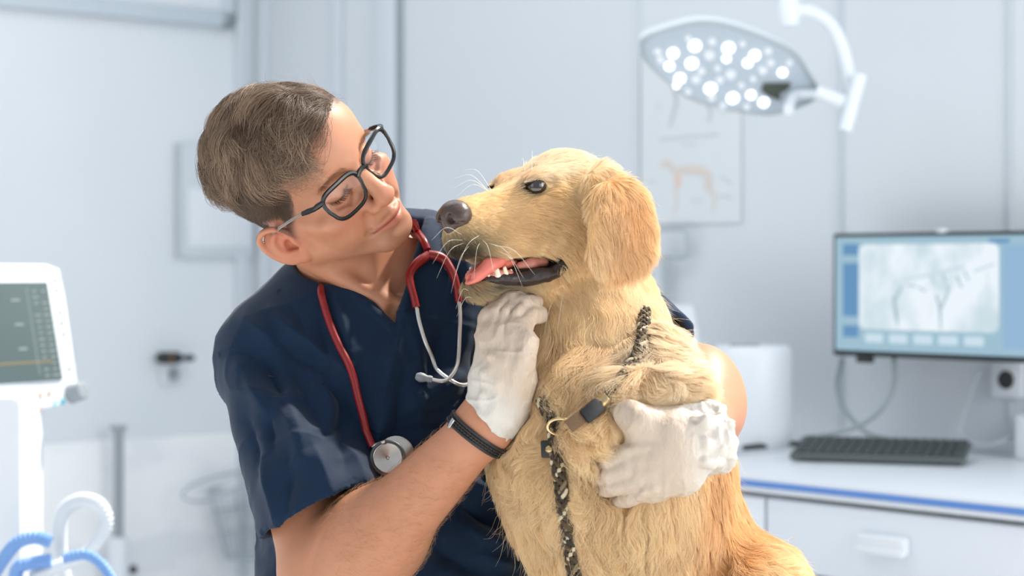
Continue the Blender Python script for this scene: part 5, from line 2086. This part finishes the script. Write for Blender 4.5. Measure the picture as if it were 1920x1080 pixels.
# ---------------------------------------------------------- the dog's fur
# (px, py, dir x, dir down, length mm, lift, curl)
GUIDE = np.array([
    (870, 375, 1, -.1, 4, .1, 0), (880, 380, 1, -.2, 6, .15, 0), (900, 440, .9, .25, 6, .15, 0), (865, 470, .4, .9, 6, .25, 0), (950, 370, 1, -.25, 7, .15, 0),
    (990, 305, 1, -.35, 9, .2, 0), (1045, 300, 1, .1, 12, .2, 0), (1110, 315, 1, .5, 18, .25, .1), (930, 330, 1, -.3, 7, .2, 0),
    (960, 410, 1, .2, 8, .15, 0), (940, 470, .9, .4, 8, .2, 0), (1030, 430, 1, .45, 13, .15, 0), (1020, 380, 1, .2, 9, .12, 0), (1075, 400, .8, .6, 15, .15, 0),
    (1080, 480, .5, 1, 22, .2, .1), (1095, 355, .6, .8, 18, .25, .1), (1035, 530, .7, .7, 18, .2, .1),
    (900, 550, .9, .2, 10, .25, 0), (950, 560, .9, .35, 13, .25, 0), (1000, 565, .8, .7, 20, .2, .1),
    (1125, 345, .3, 1, 22, .35, .3), (1150, 365, .3, 1, 26, .3, .3), (1170, 440, .15, 1, 30, .25, .3), (1140, 500, .0, 1, 18, .2, .1),
    (1205, 400, .4, .9, 20, .3, .4), (1205, 460, .3, 1, 20, .3, .3), (1175, 500, .35, .9, 24, .25, .2), (1180, 350, .7, .6, 18, .3, .4),
    (1060, 590, .15, 1, 38, .25, .3), (1130, 600, .15, 1, 42, .3, .45), (1210, 560, .4, .9, 28, .3, .4), (1000, 620, .2, 1, 45, .2, .2), (1010, 700, .0, 1, 48, .25, .5),
    (1100, 700, -.05, 1, 48, .3, .6), (1180, 680, .1, 1, 44, .4, .8), (1250, 640, .5, .8, 32, .4, .9), (1230, 720, .8, .45, 44, .4, .8), (1290, 730, .9, .1, 24, .2, .2),
    (985, 790, -.25, 1, 42, .3, .8), (1040, 860, .15, 1, 50, .35, 1.0), (1110, 810, -.5, .6, 38, .4, 1.0), (1150, 790, .3, .7, 30, .4, .9), (1000, 940, .3, 1, 48, .3, .8),
    (1050, 960, -.15, 1, 50, .35, .9), (1110, 960, .2, 1, 52, .3, .7), (1180, 970, -.1, 1, 46, .3, .5), (1240, 960, .0, 1, 34, .2, .25), (1290, 900, -.15, 1, 28, .2, .2),
    (1345, 930, .1, 1, 18, .25, .2), (1370, 1000, .3, 1, 22, .3, .3), (1330, 1040, -.2, 1, 36, .3, .5), (1410, 1030, .5, .7, 34, .35, .5), (1460, 1060, .7, .6, 40, .35, .5),
    (960, 860, -.35, 1, 38, .3, .7), (1200, 1060, .1, 1, 40, .3, .4), (1080, 1060, .1, 1, 48, .3, .5), (1000, 1060, .2, 1, 44, .3, .5),
    (1290, 680, .6, .8, 30, .3, .3), (1150, 740, .5, .7, 40, .3, .7)], float)


def guide_at(P):
    px = 960 + P[:, 0] / (P[:, 1] + DC) * F
    py = 500 - (P[:, 2] - ZC) / (P[:, 1] + DC) * F
    d2 = (px[:, None] - GUIDE[None, :, 0]) ** 2 + (py[:, None] - GUIDE[None, :, 1]) ** 2
    sg = np.where(py[:, None] < 570, 26.0, 42.0)
    w = np.exp(-(d2 - d2.min(1, keepdims=True)) / (2 * sg ** 2))
    w /= w.sum(1, keepdims=True)
    g = w @ GUIDE[:, 2:]
    return px, py, np.stack([g[:, 0], np.zeros(len(P)), -g[:, 1]], 1), g[:, 2], g[:, 3], g[:, 4]


BLOCK = [BVHTree.FromPolygons([tuple(x) for x in a_.tolist()], b_.tolist()) for a_, b_ in ((gr_v, gr_q), (gl_v, gl_q))]
BBX = [(a_.min(0) - .03, a_.max(0) + .03) for a_ in (gr_v, gl_v)]


def clear_of_gloves(pts):
    ok = np.ones(len(pts), bool)
    for b, (lo, hi) in zip(BLOCK, BBX):
        cand = np.where(((pts > lo) & (pts < hi)).all(2).any(1))[0]
        for i in cand:
            for p in pts[i]:
                if (p > lo).all() and (p < hi).all():
                    h = b.find_nearest(Vector(p), .02)
                    if h[0] is not None and (Vector(p) - h[0]).dot(h[1]) < .0004:
                        ok[i] = False
                        break
    return ok


def fur(name, V_, Q_, n, region, rng, rad, seeds, amount, parent, k=6, wfun=None):
    cen = V_[Q_].mean(1)
    vn = vnormals(V_, Q_)
    w = region(cen)
    view = unit(A(0, -DC, ZC) - cen)
    face = (vn[Q_[:, 0]] * view).sum(1)
    w = w * np.where(face > -.25, 1.0, .12)
    P, ids = sample_surface(V_, Q_, n, w + 1e-9, rng)
    N_ = vn[Q_[ids, 0]]
    px, py, D, L, lift, curl = guide_at(P)
    L = L * np.where(L < 14, 1.35, 1.0)
    L = L * .001 * (.72 + .5 * rng.random(n)) * (1 + .22 * hash_noise(P, 35, 40))
    short = 1 - sstep(.010, .022, L)
    lift = np.maximum(lift * (1 + .6 * hash_noise(P, 30, 41)), .26 * short)
    wob = np.stack([hash_noise(P, 24, 42 + i) for i in range(3)], 1)
    wb2 = np.stack([hash_noise(P, 60, 142 + i) for i in range(3)], 1)
    D = D + (wob * 1.1 + wb2 * .6) * (.12 + .95 * curl)[:, None] + rng.normal(0, .06, (n, 3))
    t = tangent(D, N_)
    b = np.cross(N_, t)
    ph = hash_noise(P, 28, 50) * 5
    fr = 3.0 + 2.0 * hash_noise(P, 16, 51)
    pts = np.zeros((n, k, 3))
    pts[:, 0] = P - N_ * .0006
    for i in range(1, k):
        s = (i - .5) / (k - 1)
        d = t + N_ * (lift * (1.5 - 1.3 * s * (1 - .6 * short)) * 1.1)[:, None] + b * (curl * 1.9 * np.sin(fr * s * 2.2 + ph) * (.3 + s))[:, None]
        d[:, 2] -= .30 * s * np.clip(L / .03, 0, 1) * (1 - short)
        d = unit(d)
        pts[:, i] = pts[:, i - 1] + d * (L / (k - 1))[:, None]
    pts, near0 = clump(pts, seeds * 4, amount * .75, rng, 1.1)
    pts, near = clump(pts, seeds // 2, amount * .55, rng, 1.4)
    stray = rng.random(n) < .02
    pts[stray] += (np.linspace(0, 1, k)[None, :, None] ** 2) * (rng.normal(0, 1, (stray.sum(), 1, 3)) * .25 * L[stray][:, None, None])
    ok = clear_of_gloves(pts)
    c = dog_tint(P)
    tone = (.5 * rng.random(n) + .5 * rng.random(n)[near])[:, None]
    tone = .5 + (tone - .5) * (1 - .6 * short[:, None])
    gm_ = np.clip(.55 - tone, 0, 1) * 1.0
    c = (c * (1 - gm_) + GOLD * c / np.array(srgb(255, 230, 184)) * gm_) * (.92 + .26 * tone)
    tipc = np.array(srgb(250, 236, 208))
    s = np.linspace(0, 1, k)[None, :, None]
    lenw = np.clip(L / .03, 0, 1)[:, None, None]
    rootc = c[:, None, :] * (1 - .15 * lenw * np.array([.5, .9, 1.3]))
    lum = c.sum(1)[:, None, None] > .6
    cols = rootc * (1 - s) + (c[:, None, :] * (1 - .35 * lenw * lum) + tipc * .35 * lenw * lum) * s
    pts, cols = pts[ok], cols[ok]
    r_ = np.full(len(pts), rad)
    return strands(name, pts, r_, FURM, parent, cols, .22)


FURM = hair_mat('golden_fur', .5, .30, .3)
rng = np.random.default_rng(5)
q8 = 6 if QUICK else 1


def reg_head(C):
    L = w2d(C)
    inm = (np.abs(L[:, 0]) < 42) & (L[:, 1] > -26) & (L[:, 2] > np.where(L[:, 1] > 48, -91, -96)) & (L[:, 2] < -71) & (np.linalg.norm(L - A(0, 20, -80), axis=1) < 95)
    noz = np.linalg.norm((L - A(0, 90, -20)) * A(1, 1, 1), axis=1) < 17.5
    ax = np.abs(L[:, 0])
    eye = np.sqrt(((ax - 34) * .9) ** 2 + ((L[:, 1] - 4) * .9) ** 2 + (L[:, 2] * 1.8) ** 2) < 13.0
    py = 500 - (C[:, 2] - ZC) / (C[:, 1] + DC) * F
    return np.where(inm | noz | eye, 0.0, 1.0) * (py < 590)


def reg_body(C):
    py = 500 - (C[:, 2] - ZC) / (C[:, 1] + DC) * F
    return (py >= 575) * (py < 1140) * 1.0


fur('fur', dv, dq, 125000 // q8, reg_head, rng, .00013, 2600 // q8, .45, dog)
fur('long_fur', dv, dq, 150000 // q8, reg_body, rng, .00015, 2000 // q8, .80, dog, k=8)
# whiskers
WH = [((900, 440), (-42, 70), 46), ((905, 450), (20, 60), 40), ((915, 455), (60, 60), 50), ((925, 460), (70, 50), 55), ((900, 455), (-10, 60), 40),
      ((870, 455), (-45, 60), 42), ((868, 450), (-50, 40), 40), ((866, 440), (-50, 10), 38), ((880, 460), (-30, 80), 50), ((935, 470), (40, 60), 45),
      ((912, 335), (-60, -22), 40), ((914, 338), (-62, -5), 42), ((915, 342), (-58, 10), 40), ((918, 330), (-50, -35), 36), ((990, 298), (0, -32), 26), ((970, 303), (-8, -20), 18),
      ((1040, 560), (-20, 70), 45), ((1060, 540), (-15, 80), 50), ((890, 560), (-30, 30), 24), ((880, 545), (-22, 30), 22)]
DB = BVHTree.FromPolygons([tuple(x) for x in dv.tolist()], dq.tolist())
wp = []
for (a_, b_), (dx, dy), L_ in WH:
    p0 = W(a_, b_, 0)
    h = DB.ray_cast(CAMP, (p0 - CAMP).normalized())
    p = h[0] if h[0] is not None else DB.find_nearest(W(a_, b_, -.08))[0]
    e = p + Vector((dx * .00062, -.018, -dy * .00062))
    m = (p + e) / 2 + Vector((dx * .0000, -.012, .010))
    wp.append(spl([p, m, e], 5)[:11])
wp = np.array([np.array(x) for x in wp])
strands('whiskers', wp, .00022, hair_mat('whisker', .3, .3), dog, np.tile(srgb(240, 235, 225), (len(wp), 1)), .2)
# ============================================================ glasses
black = mat('black_acetate', srgb(26, 28, 30), .22, spec=.6)
clear_m = mat('clear_acetate', srgb(228, 222, 214), .12, spec=.6, Transmission_Weight=.75, IOR=1.35)
silver = mat('silver_wire', srgb(196, 196, 196), .25, metal=1.0)
lens_m = bpy.data.materials.new('lens_glass')
lens_m.use_nodes = True
nt = lens_m.node_tree
nt.nodes.remove(nt.nodes['Principled BSDF'])
t_ = nt.nodes.new('ShaderNodeBsdfTransparent'); g_ = nt.nodes.new('ShaderNodeBsdfGlossy'); m_ = nt.nodes.new('ShaderNodeMixShader'); f_ = None
g_.inputs['Roughness'].default_value = .03
m_.inputs[0].default_value = .022
nt.links.new(t_.outputs[0], m_.inputs[1]); nt.links.new(g_.outputs[0], m_.inputs[2])
nt.links.new(m_.outputs[0], nt.nodes['Material Output'].inputs['Surface'])

hp_ = lambda x, y, z: Vector(h2w((x, y, z))[0])
gl = thing('eyeglasses', 'black-rimmed eyeglasses with clear temples on the face of the man', 'glasses', (0, 0, 0))


def gy(x):
    """wrap of the front"""
    return 29.5 - (x / 70.0) ** 2 * 9.5


def lens_outline(sg, grow=0.0, n=44):
    out = []
    cx_, cz_ = 35.5, -6
    for i in range(n):
        t = 2 * math.pi * i / n
        c, s = math.cos(t), math.sin(t)
        e = .60
        x_ = (27.0 + grow) * math.copysign(abs(c) ** e, c)
        z_ = (19.5 + grow) * math.copysign(abs(s) ** e, s)
        x_ *= 1 + .10 * (z_ / 20)             # wider above
        z_ += -.6 * 0
        if s < 0:
            x_ *= 1 - .04
        z_ += .07 * x_ + (1.8 * (c * s) ** 1.0 if (c > 0 and s > 0) else 0)
        out.append((sg * (cx_ + x_), cz_ + z_))
    return out


fr = MB()
for sg in (1, -1):
    ol = lens_outline(sg)
    pts = [hp_(x, gy(x), z) for x, z in ol]
    rad = [.0023 + .0008 * max(0, math.sin(2 * math.pi * i / len(ol))) for i in range(len(ol))]
    fr.tube(pts, rad, 8, close=True, sx=.8)
br = [hp_(x, gy(x) + .5, -1.5 + 4.5 * (1 - (x / 12) ** 2)) for x in np.linspace(-9.5, 9.5, 9)]
fr.tube(br, [.0030] * 9, 8)
for sg in (1, -1):
    fr.tube([hp_(sg * 62, gy(62), 10), hp_(sg * 67, 17.0, 10), hp_(sg * 69.5, 12, 9)], [.0030, .0034, .0026], 8)
fr.build('frame', black, gl)
for sg in (1, -1):
    ol = lens_outline(sg, .3)
    mb = MB()
    c0 = mb.bm.verts.new(hp_(sg * 35.5, gy(35.5) + 1.2, -6))
    vsn = [mb.bm.verts.new(hp_(x, gy(x), z)) for x, z in ol]
    mid_ = [mb.bm.verts.new(hp_(sg * 35.5 + (x - sg * 35.5) * .5, gy(sg * 35.5 + (x - sg * 35.5) * .5) + .9, -6 + (z + 6) * .5)) for x, z in ol]
    for i in range(len(ol)):
        j = (i + 1) % len(ol)
        mb.bm.faces.new((c0, mid_[i], mid_[j]))
        mb.bm.faces.new((mid_[i], vsn[i], vsn[j], mid_[j]))
    mb.build('lens', lens_m, gl)
    tp = MB()
    pl = [hp_(sg * 69.5, 12, 9), hp_(sg * 71.5, -8, 7), hp_(sg * 74.5, -34, 2), hp_(sg * 79, -56, -3), hp_(sg * 81, -76, -10), hp_(sg * 79, -92, -26)]
    P_ = spl([tuple(x) for x in pl], 6)
    tp.tube([Vector(x) for x in P_], .0019, 8, sx=.55)
    T = tp.build('temple', clear_m, gl)
    wi = MB(); wi.tube([Vector(x) for x in P_], .0006, 6); wi.build('wire_core', silver, T, label='thin metal core')
    hb = MB(); hb.tube([hp_(sg * 69.3, 14, 9.2), hp_(sg * 70.8, 2, 8.2), hp_(sg * 71.8, -9, 7)], [.0030, .0032, .0026], 8, sx=.6)
    hb.build('hinge_cover', black, T, label='black end piece')

# ============================================================ stethoscope
red = mat('red_tubing', srgb(136, 24, 27), .32, spec=.55)
steel = mat('brushed_steel', srgb(205, 200, 194), .28, metal=1.0)
steel2 = mat('satin_metal', srgb(222, 222, 222), .32, metal=.85)
grey_r = mat('grey_rubber', srgb(86, 92, 96), .5)
tip_m = mat('grey_silicone', srgb(148, 154, 162), .5)
st_ = thing('stethoscope', 'stethoscope with red tubing hanging round the neck of the man', 'stethoscope')


def shirt_path(pl, lift, n=6):
    P_ = spl([(x, y, 0) for x, y in pl], n)
    out = [on_shirt(x, y, lift) for x, y, _ in P_]
    # smooth
    O = np.array([list(p) for p in out])
    for _ in range(6):
        O[1:-1] = O[1:-1] * .5 + (O[:-2] + O[2:]) * .25
    return O


mb = MB()
back = [np.array(W(776, 418, .075)), np.array(W(768, 425, .13)), np.array(W(715, 448, .212)), np.array(W(650, 464, .20)), np.array(W(608, 480, .135)), np.array(W(599, 490, .088))]
leftp = shirt_path([(603, 500), (603, 520), (603, 550), (620, 600), (642, 655), (662, 712), (676, 765), (688, 810), (694, 842)], .0062)
rightp = shirt_path([(780, 425), (790, 448), (800, 478)], .0062)
P_ = np.vstack([leftp[::-1], spl(back[::-1][0:], 4), rightp])
P_ = spl(P_[::3], 4)
mb.tube([Vector(x) for x in P_], .0044, 12)
mb.build('tubing', red, st_)
mb = MB()
yl = shirt_path([(801, 482), (786, 492), (772, 515), (770, 545), (778, 580)], .0062)
yr = shirt_path([(801, 482), (822, 487), (843, 505), (853, 535), (857, 568)], .0062)
mb.tube([Vector(x) for x in yl], list(np.interp(np.linspace(0, 1, len(yl)), [0, .2, .8, 1], [.0050, .0058, .0042, .0045])), 12)
mb.tube([Vector(x) for x in yr], list(np.interp(np.linspace(0, 1, len(yr)), [0, .2, .8, 1], [.0050, .0058, .0042, .0045])), 12)
mb.build('yoke', red, st_)
for pl, ear_p in (([(778, 578), (783, 610), (793, 650), (812, 690), (838, 716), (862, 719), (886, 709)], (893, 703)),
                  ([(857, 566), (862, 610), (861, 655), (855, 690), (845, 712), (830, 722), (808, 717)], (798, 712))):
    O = shirt_path(pl, .0072)
    if pl[0][0] > 800:
        O[:, 1] -= .0045 * np.linspace(0, 1, len(O))
    mb = MB(); mb.tube([Vector(x) for x in O], .0023, 10)
    T = mb.build('ear_tube', steel2, st_)
    e = Vector(O[-1]); d = (e - Vector(O[-4])).normalized()
    R_ = rotmat(z=A(*d), x=A(0, 1, 0.1))
    mb = MB()
    mb.lathe([(0, -.002), (.0036, -.002), (.0042, .001), (.0036, .004), (.0052, .008), (.0056, .012), (.0042, .0155), (.0030, .0168), (.0018, .0172), (.0012, .0150), (0, .0150)], e, R_, 20)
    mb.build('ear_tip', tip_m, T)
# chest piece
cp = on_shirt(702, 866, .017)
nf = nrm(A(-.10, -1, .10))
R_ = rotmat(z=nf, x=A(1, 0, 0))
cpc = Vector(cp)
mb = MB()
mb.lathe([(0, -.004), (.017, -.004), (.0195, -.002), (.0200, .001), (.0190, .0030), (.0172, .0034), (.0168, .0026)], cpc, R_, 40)
CPR = mb.build('chest_piece_rim', grey_r, st_)
mb = MB()
mb.lathe([(.0172, .0022), (.0155, .0030), (.0140, .0026), (.0040, .0010), (.0022, .0006), (.0012, -.002), (0, -.002)], cpc, R_, 40)
mb.build('bell', steel, st_)
mb = MB()
c2 = cpc + Vector((.0085, .0085, .0035))
mb.lathe([(0, -.003), (.0190, -.003), (.0200, -.001), (.0200, .0015), (.0185, .0025), (0, .0028)], c2, rotmat(z=nrm(A(.45, -1, .12)), x=A(1, 0, 0)), 40)
mb.build('diaphragm', steel, st_)
mb = MB()
mb.tube([Vector(leftp[-1]), cpc + Vector((-.002, -.0005, .018))], .0030, 12)
mb.build('stem', steel, st_)

# ============================================================ bracelet
leather = mat('black_leather', srgb(34, 34, 36), .5, spec=.5)
brl = thing('bracelet', 'black leather multi-strand bracelet on the wrist near the dog chest', 'bracelet')
ARM_B = BVHTree.FromPolygons([tuple(x) for x in vs[1].tolist()], (qs[1] - len(vs[0])).tolist())
bc = np.array(W(893, 812, -.110)); ba = nrm(A(.60, -.18, .80))
bx_ = nrm(np.cross(ba, A(0, 1, 0))); by_ = np.cross(ba, bx_)
for j, (off, rr, br_) in enumerate(((-.0055, .0018, 0), (-.0025, .0013, 1), (.0008, .0013, 1), (.0040, .0018, 0))):
    pts = []
    for i in range(72):
        t = 2 * math.pi * i / 72
        d = bx_ * math.cos(t) + by_ * math.sin(t)
        o_ = Vector(bc + ba * (off + .003 * math.sin(t)) + d * .07)
        h = ARM_B.ray_cast(o_, Vector(-d))
        p = h[0] if h[0] is not None else Vector(bc + d * .03)
        pts.append(p + Vector(d) * (rr + .0004))
    O = np.array([list(p) for p in pts])
    for _ in range(5):
        O = O * .5 + (np.roll(O, 1, 0) + np.roll(O, -1, 0)) * .25
    if br_:
        O = np.array([O[int(i / 3) % 72] * (1 - (i % 3) / 3) + O[(int(i / 3) + 1) % 72] * ((i % 3) / 3) for i in range(216)])
        radl = [rr * (1 + .28 * math.sin(i * 1.4)) for i in range(216)]
    else:
        radl = rr
    mb = MB(); mb.tube([Vector(x) for x in O], radl, 8, close=True)
    mb.build('strand', leather, brl)
    if j == 1:
        d = nrm(A(-.75, -.55, .35))
        o_ = Vector(bc + d * .07)
        h = ARM_B.ray_cast(o_, Vector(-d))
        mbc = MB(); mbc.box(h[0] + Vector(d) * .003, (.0055, .011, .003), rotmat(x=np.cross(ba, d), z=d), .0008)
        clasp = ('clasp', mbc)
clasp[1].build('clasp', silver, brl, label='silver clasp')

# ============================================================ badge and its clip at the waist
card = mat('badge_card', srgb(160, 168, 172), .3)
dark_plastic = mat('badge_sleeve', srgb(18, 26, 40), .25)
bp = on_shirt(917, 880, .004)
Rb = rotmat(z=nrm(A(.1, -1, .1)), x=A(1, 0, .18))
bd = thing('badge', 'small dark badge in a clear sleeve clipped at the waist of the scrubs', 'badge')
mb = MB(); mb.box(bp, (.030, .040, .002), Rb, .0006); mb.build('sleeve', card, bd)
mb = MB(); mb.box(Vector(bp) + Vector((0, -.0013, .001)), (.025, .034, .001), Rb, .0002); mb.build('card', dark_plastic, bd)

# ============================================================ collar, lead
rope = mat('speckled_rope', srgb(74, 60, 44), .8)
nt, N, L, b = nodes(rope)
vc = N.new('ShaderNodeVertexColor'); vc.layer_name = 'tint'
L.new(vc.outputs[0], b.inputs['Base Color'])
brass = mat('brass', srgb(214, 190, 146), .25, metal=1.0)


def braid(name, path, R0_, parent, lay=.0052, st=10):
    """braided cord: strands wound both ways round the path"""
    P_ = np.array(path)
    seg = np.linalg.norm(np.diff(P_, axis=0), axis=1)
    L_ = np.concatenate([[0], np.cumsum(seg)])
    n = int(L_[-1] / .0011)
    ss = np.linspace(0, L_[-1], n)
    C_ = np.stack([np.interp(ss, L_, P_[:, i]) for i in range(3)], 1)
    T_ = unit(np.gradient(C_, axis=0))
    ref = A(0, -1, 0)
    U_ = unit(np.cross(T_, ref)); V2 = np.cross(T_, U_)
    verts, faces, cols = [], [], []
    pal = [srgb(58, 46, 32), srgb(86, 68, 44), srgb(196, 184, 158), srgb(70, 56, 40), srgb(120, 104, 78), srgb(50, 40, 30)]
    m = 6
    for dirn in (1, -1):
        for k in range(st // 2):
            ph = 2 * math.pi * k / (st // 2)
            ang = ph + dirn * ss / lay / 1.35
            rr = R0_ * (1 + .12 * np.sin(ang * (st // 2) * .5 * dirn + (0 if dirn > 0 else math.pi)))
            cc = C_ + U_ * (np.cos(ang) * rr)[:, None] + V2 * (np.sin(ang) * rr * .7)[:, None]
            tt = unit(np.gradient(cc, axis=0))
            out = unit(cc - C_)
            sd = np.cross(tt, out)
            b0 = len(verts)
            for i in range(n):
                for j in range(m):
                    a = 2 * math.pi * j / m
                    verts.append(cc[i] + (out[i] * math.cos(a) * .75 + sd[i] * math.sin(a)) * R0_ * .42)
                    cols.append(pal[(k * 2 + (0 if dirn > 0 else 1) + (int(i / 7) * (3 if k == 1 else 0))) % 6])
            for i in range(n - 1):
                for j in range(m):
                    j2 = (j + 1) % m
                    faces.append((b0 + i * m + j, b0 + i * m + j2, b0 + (i + 1) * m + j2, b0 + (i + 1) * m + j))
    me = raw_mesh(name, np.array(verts), np.array(faces))
    add_color(me, np.array(cols))
    return obj(name, me, rope, parent)


def on_dog(px, py, lift=.0):
    p = W(px, py, 0)
    h = DB.ray_cast(CAMP, (p - CAMP).normalized())
    if h[0] is None:
        h = DB.find_nearest(p)
    d = (CAMP - h[0]).normalized()
    return np.array(h[0] + d * lift)


def dog_path(pl, lift, sm=8):
    P_ = spl([(x, y, 0) for x, y in pl], 6)
    O = np.array([on_dog(x, y, lift) for x, y, _ in P_])
    for _ in range(sm):
        O[1:-1] = O[1:-1] * .5 + (O[:-2] + O[2:]) * .25
    return O


lead = thing('dog_lead', 'speckled brown braided rope lead looped round the neck of the dog', 'dog lead')
LF = .009
braid('neck_loop', dog_path([(1208, 580), (1206, 625), (1200, 655), (1180, 690), (1150, 732), (1138, 745)], LF), .0055, lead)
braid('neck_loop', dog_path([(1016, 748), (1026, 772), (1040, 800)], LF), .0055, lead)
braid('lead_rope', dog_path([(1040, 805), (1042, 845), (1050, 890), (1056, 940), (1060, 990), (1070, 1040), (1080, 1100)], .013), .0060, lead)
c1 = on_dog(1132, 752, .016)
ax_ = nrm(on_dog(1150, 735, .018) - on_dog(1110, 768, .018))
mb = MB()
mb.lathe([(0, -.006), (.0064, -.006), (.0070, -.0045), (.0070, .0045), (.0064, .006), (0, .006)], c1, rotmat(z=ax_, x=A(0, 1, 0)), 24)
mb.build('ferrule', brass, lead, label='brass ferrule')
mb = MB()
cb_ = on_dog(1110, 770, .018)
mb.box(cb_, (.024, .017, .010), rotmat(x=ax_, z=A(0, -1, 0)), .0035)
mb.build('leather_stop', leather, lead, label='black leather slider')
web = mat('brown_webbing', srgb(112, 88, 62), .8)
noise_bump(web, 600, .001, 2)
mb = MB()
mb.box(on_dog(1084, 786, .023), (.026, .014, .004), rotmat(x=ax_, z=A(0, -1, 0)), .001)
mb.build('webbing_band', web, lead)
mb = MB()
rc = on_dog(1050, 800, .019)
mb.tube([Vector(rc + A(.0125 * math.cos(t), -.003 * math.sin(t), .0085 * math.sin(t))) for t in np.linspace(0, 2 * math.pi, 33)[:-1]], .0017, 10, close=True)
mb.build('ring', brass, lead, label='brass ring')
mb = MB()
tb = on_dog(1026, 842, .018)
mb.box(tb, (.013, .018, .004), rotmat(x=A(1, 0, .05), z=A(0, -1, 0)), .0018)
TAB = mb.build('leather_tab', leather, lead)
mb = MB()
mb.lathe([(0, .0046), (.0026, .0040), (.0040, .0020), (.0030, 0), (0, 0)], tb + A(.002, -.0015, 0), rotmat(z=A(0, -1, 0), x=A(1, 0, 0)), 20)
mb.build('stud', brass, TAB, label='pearly metal stud')
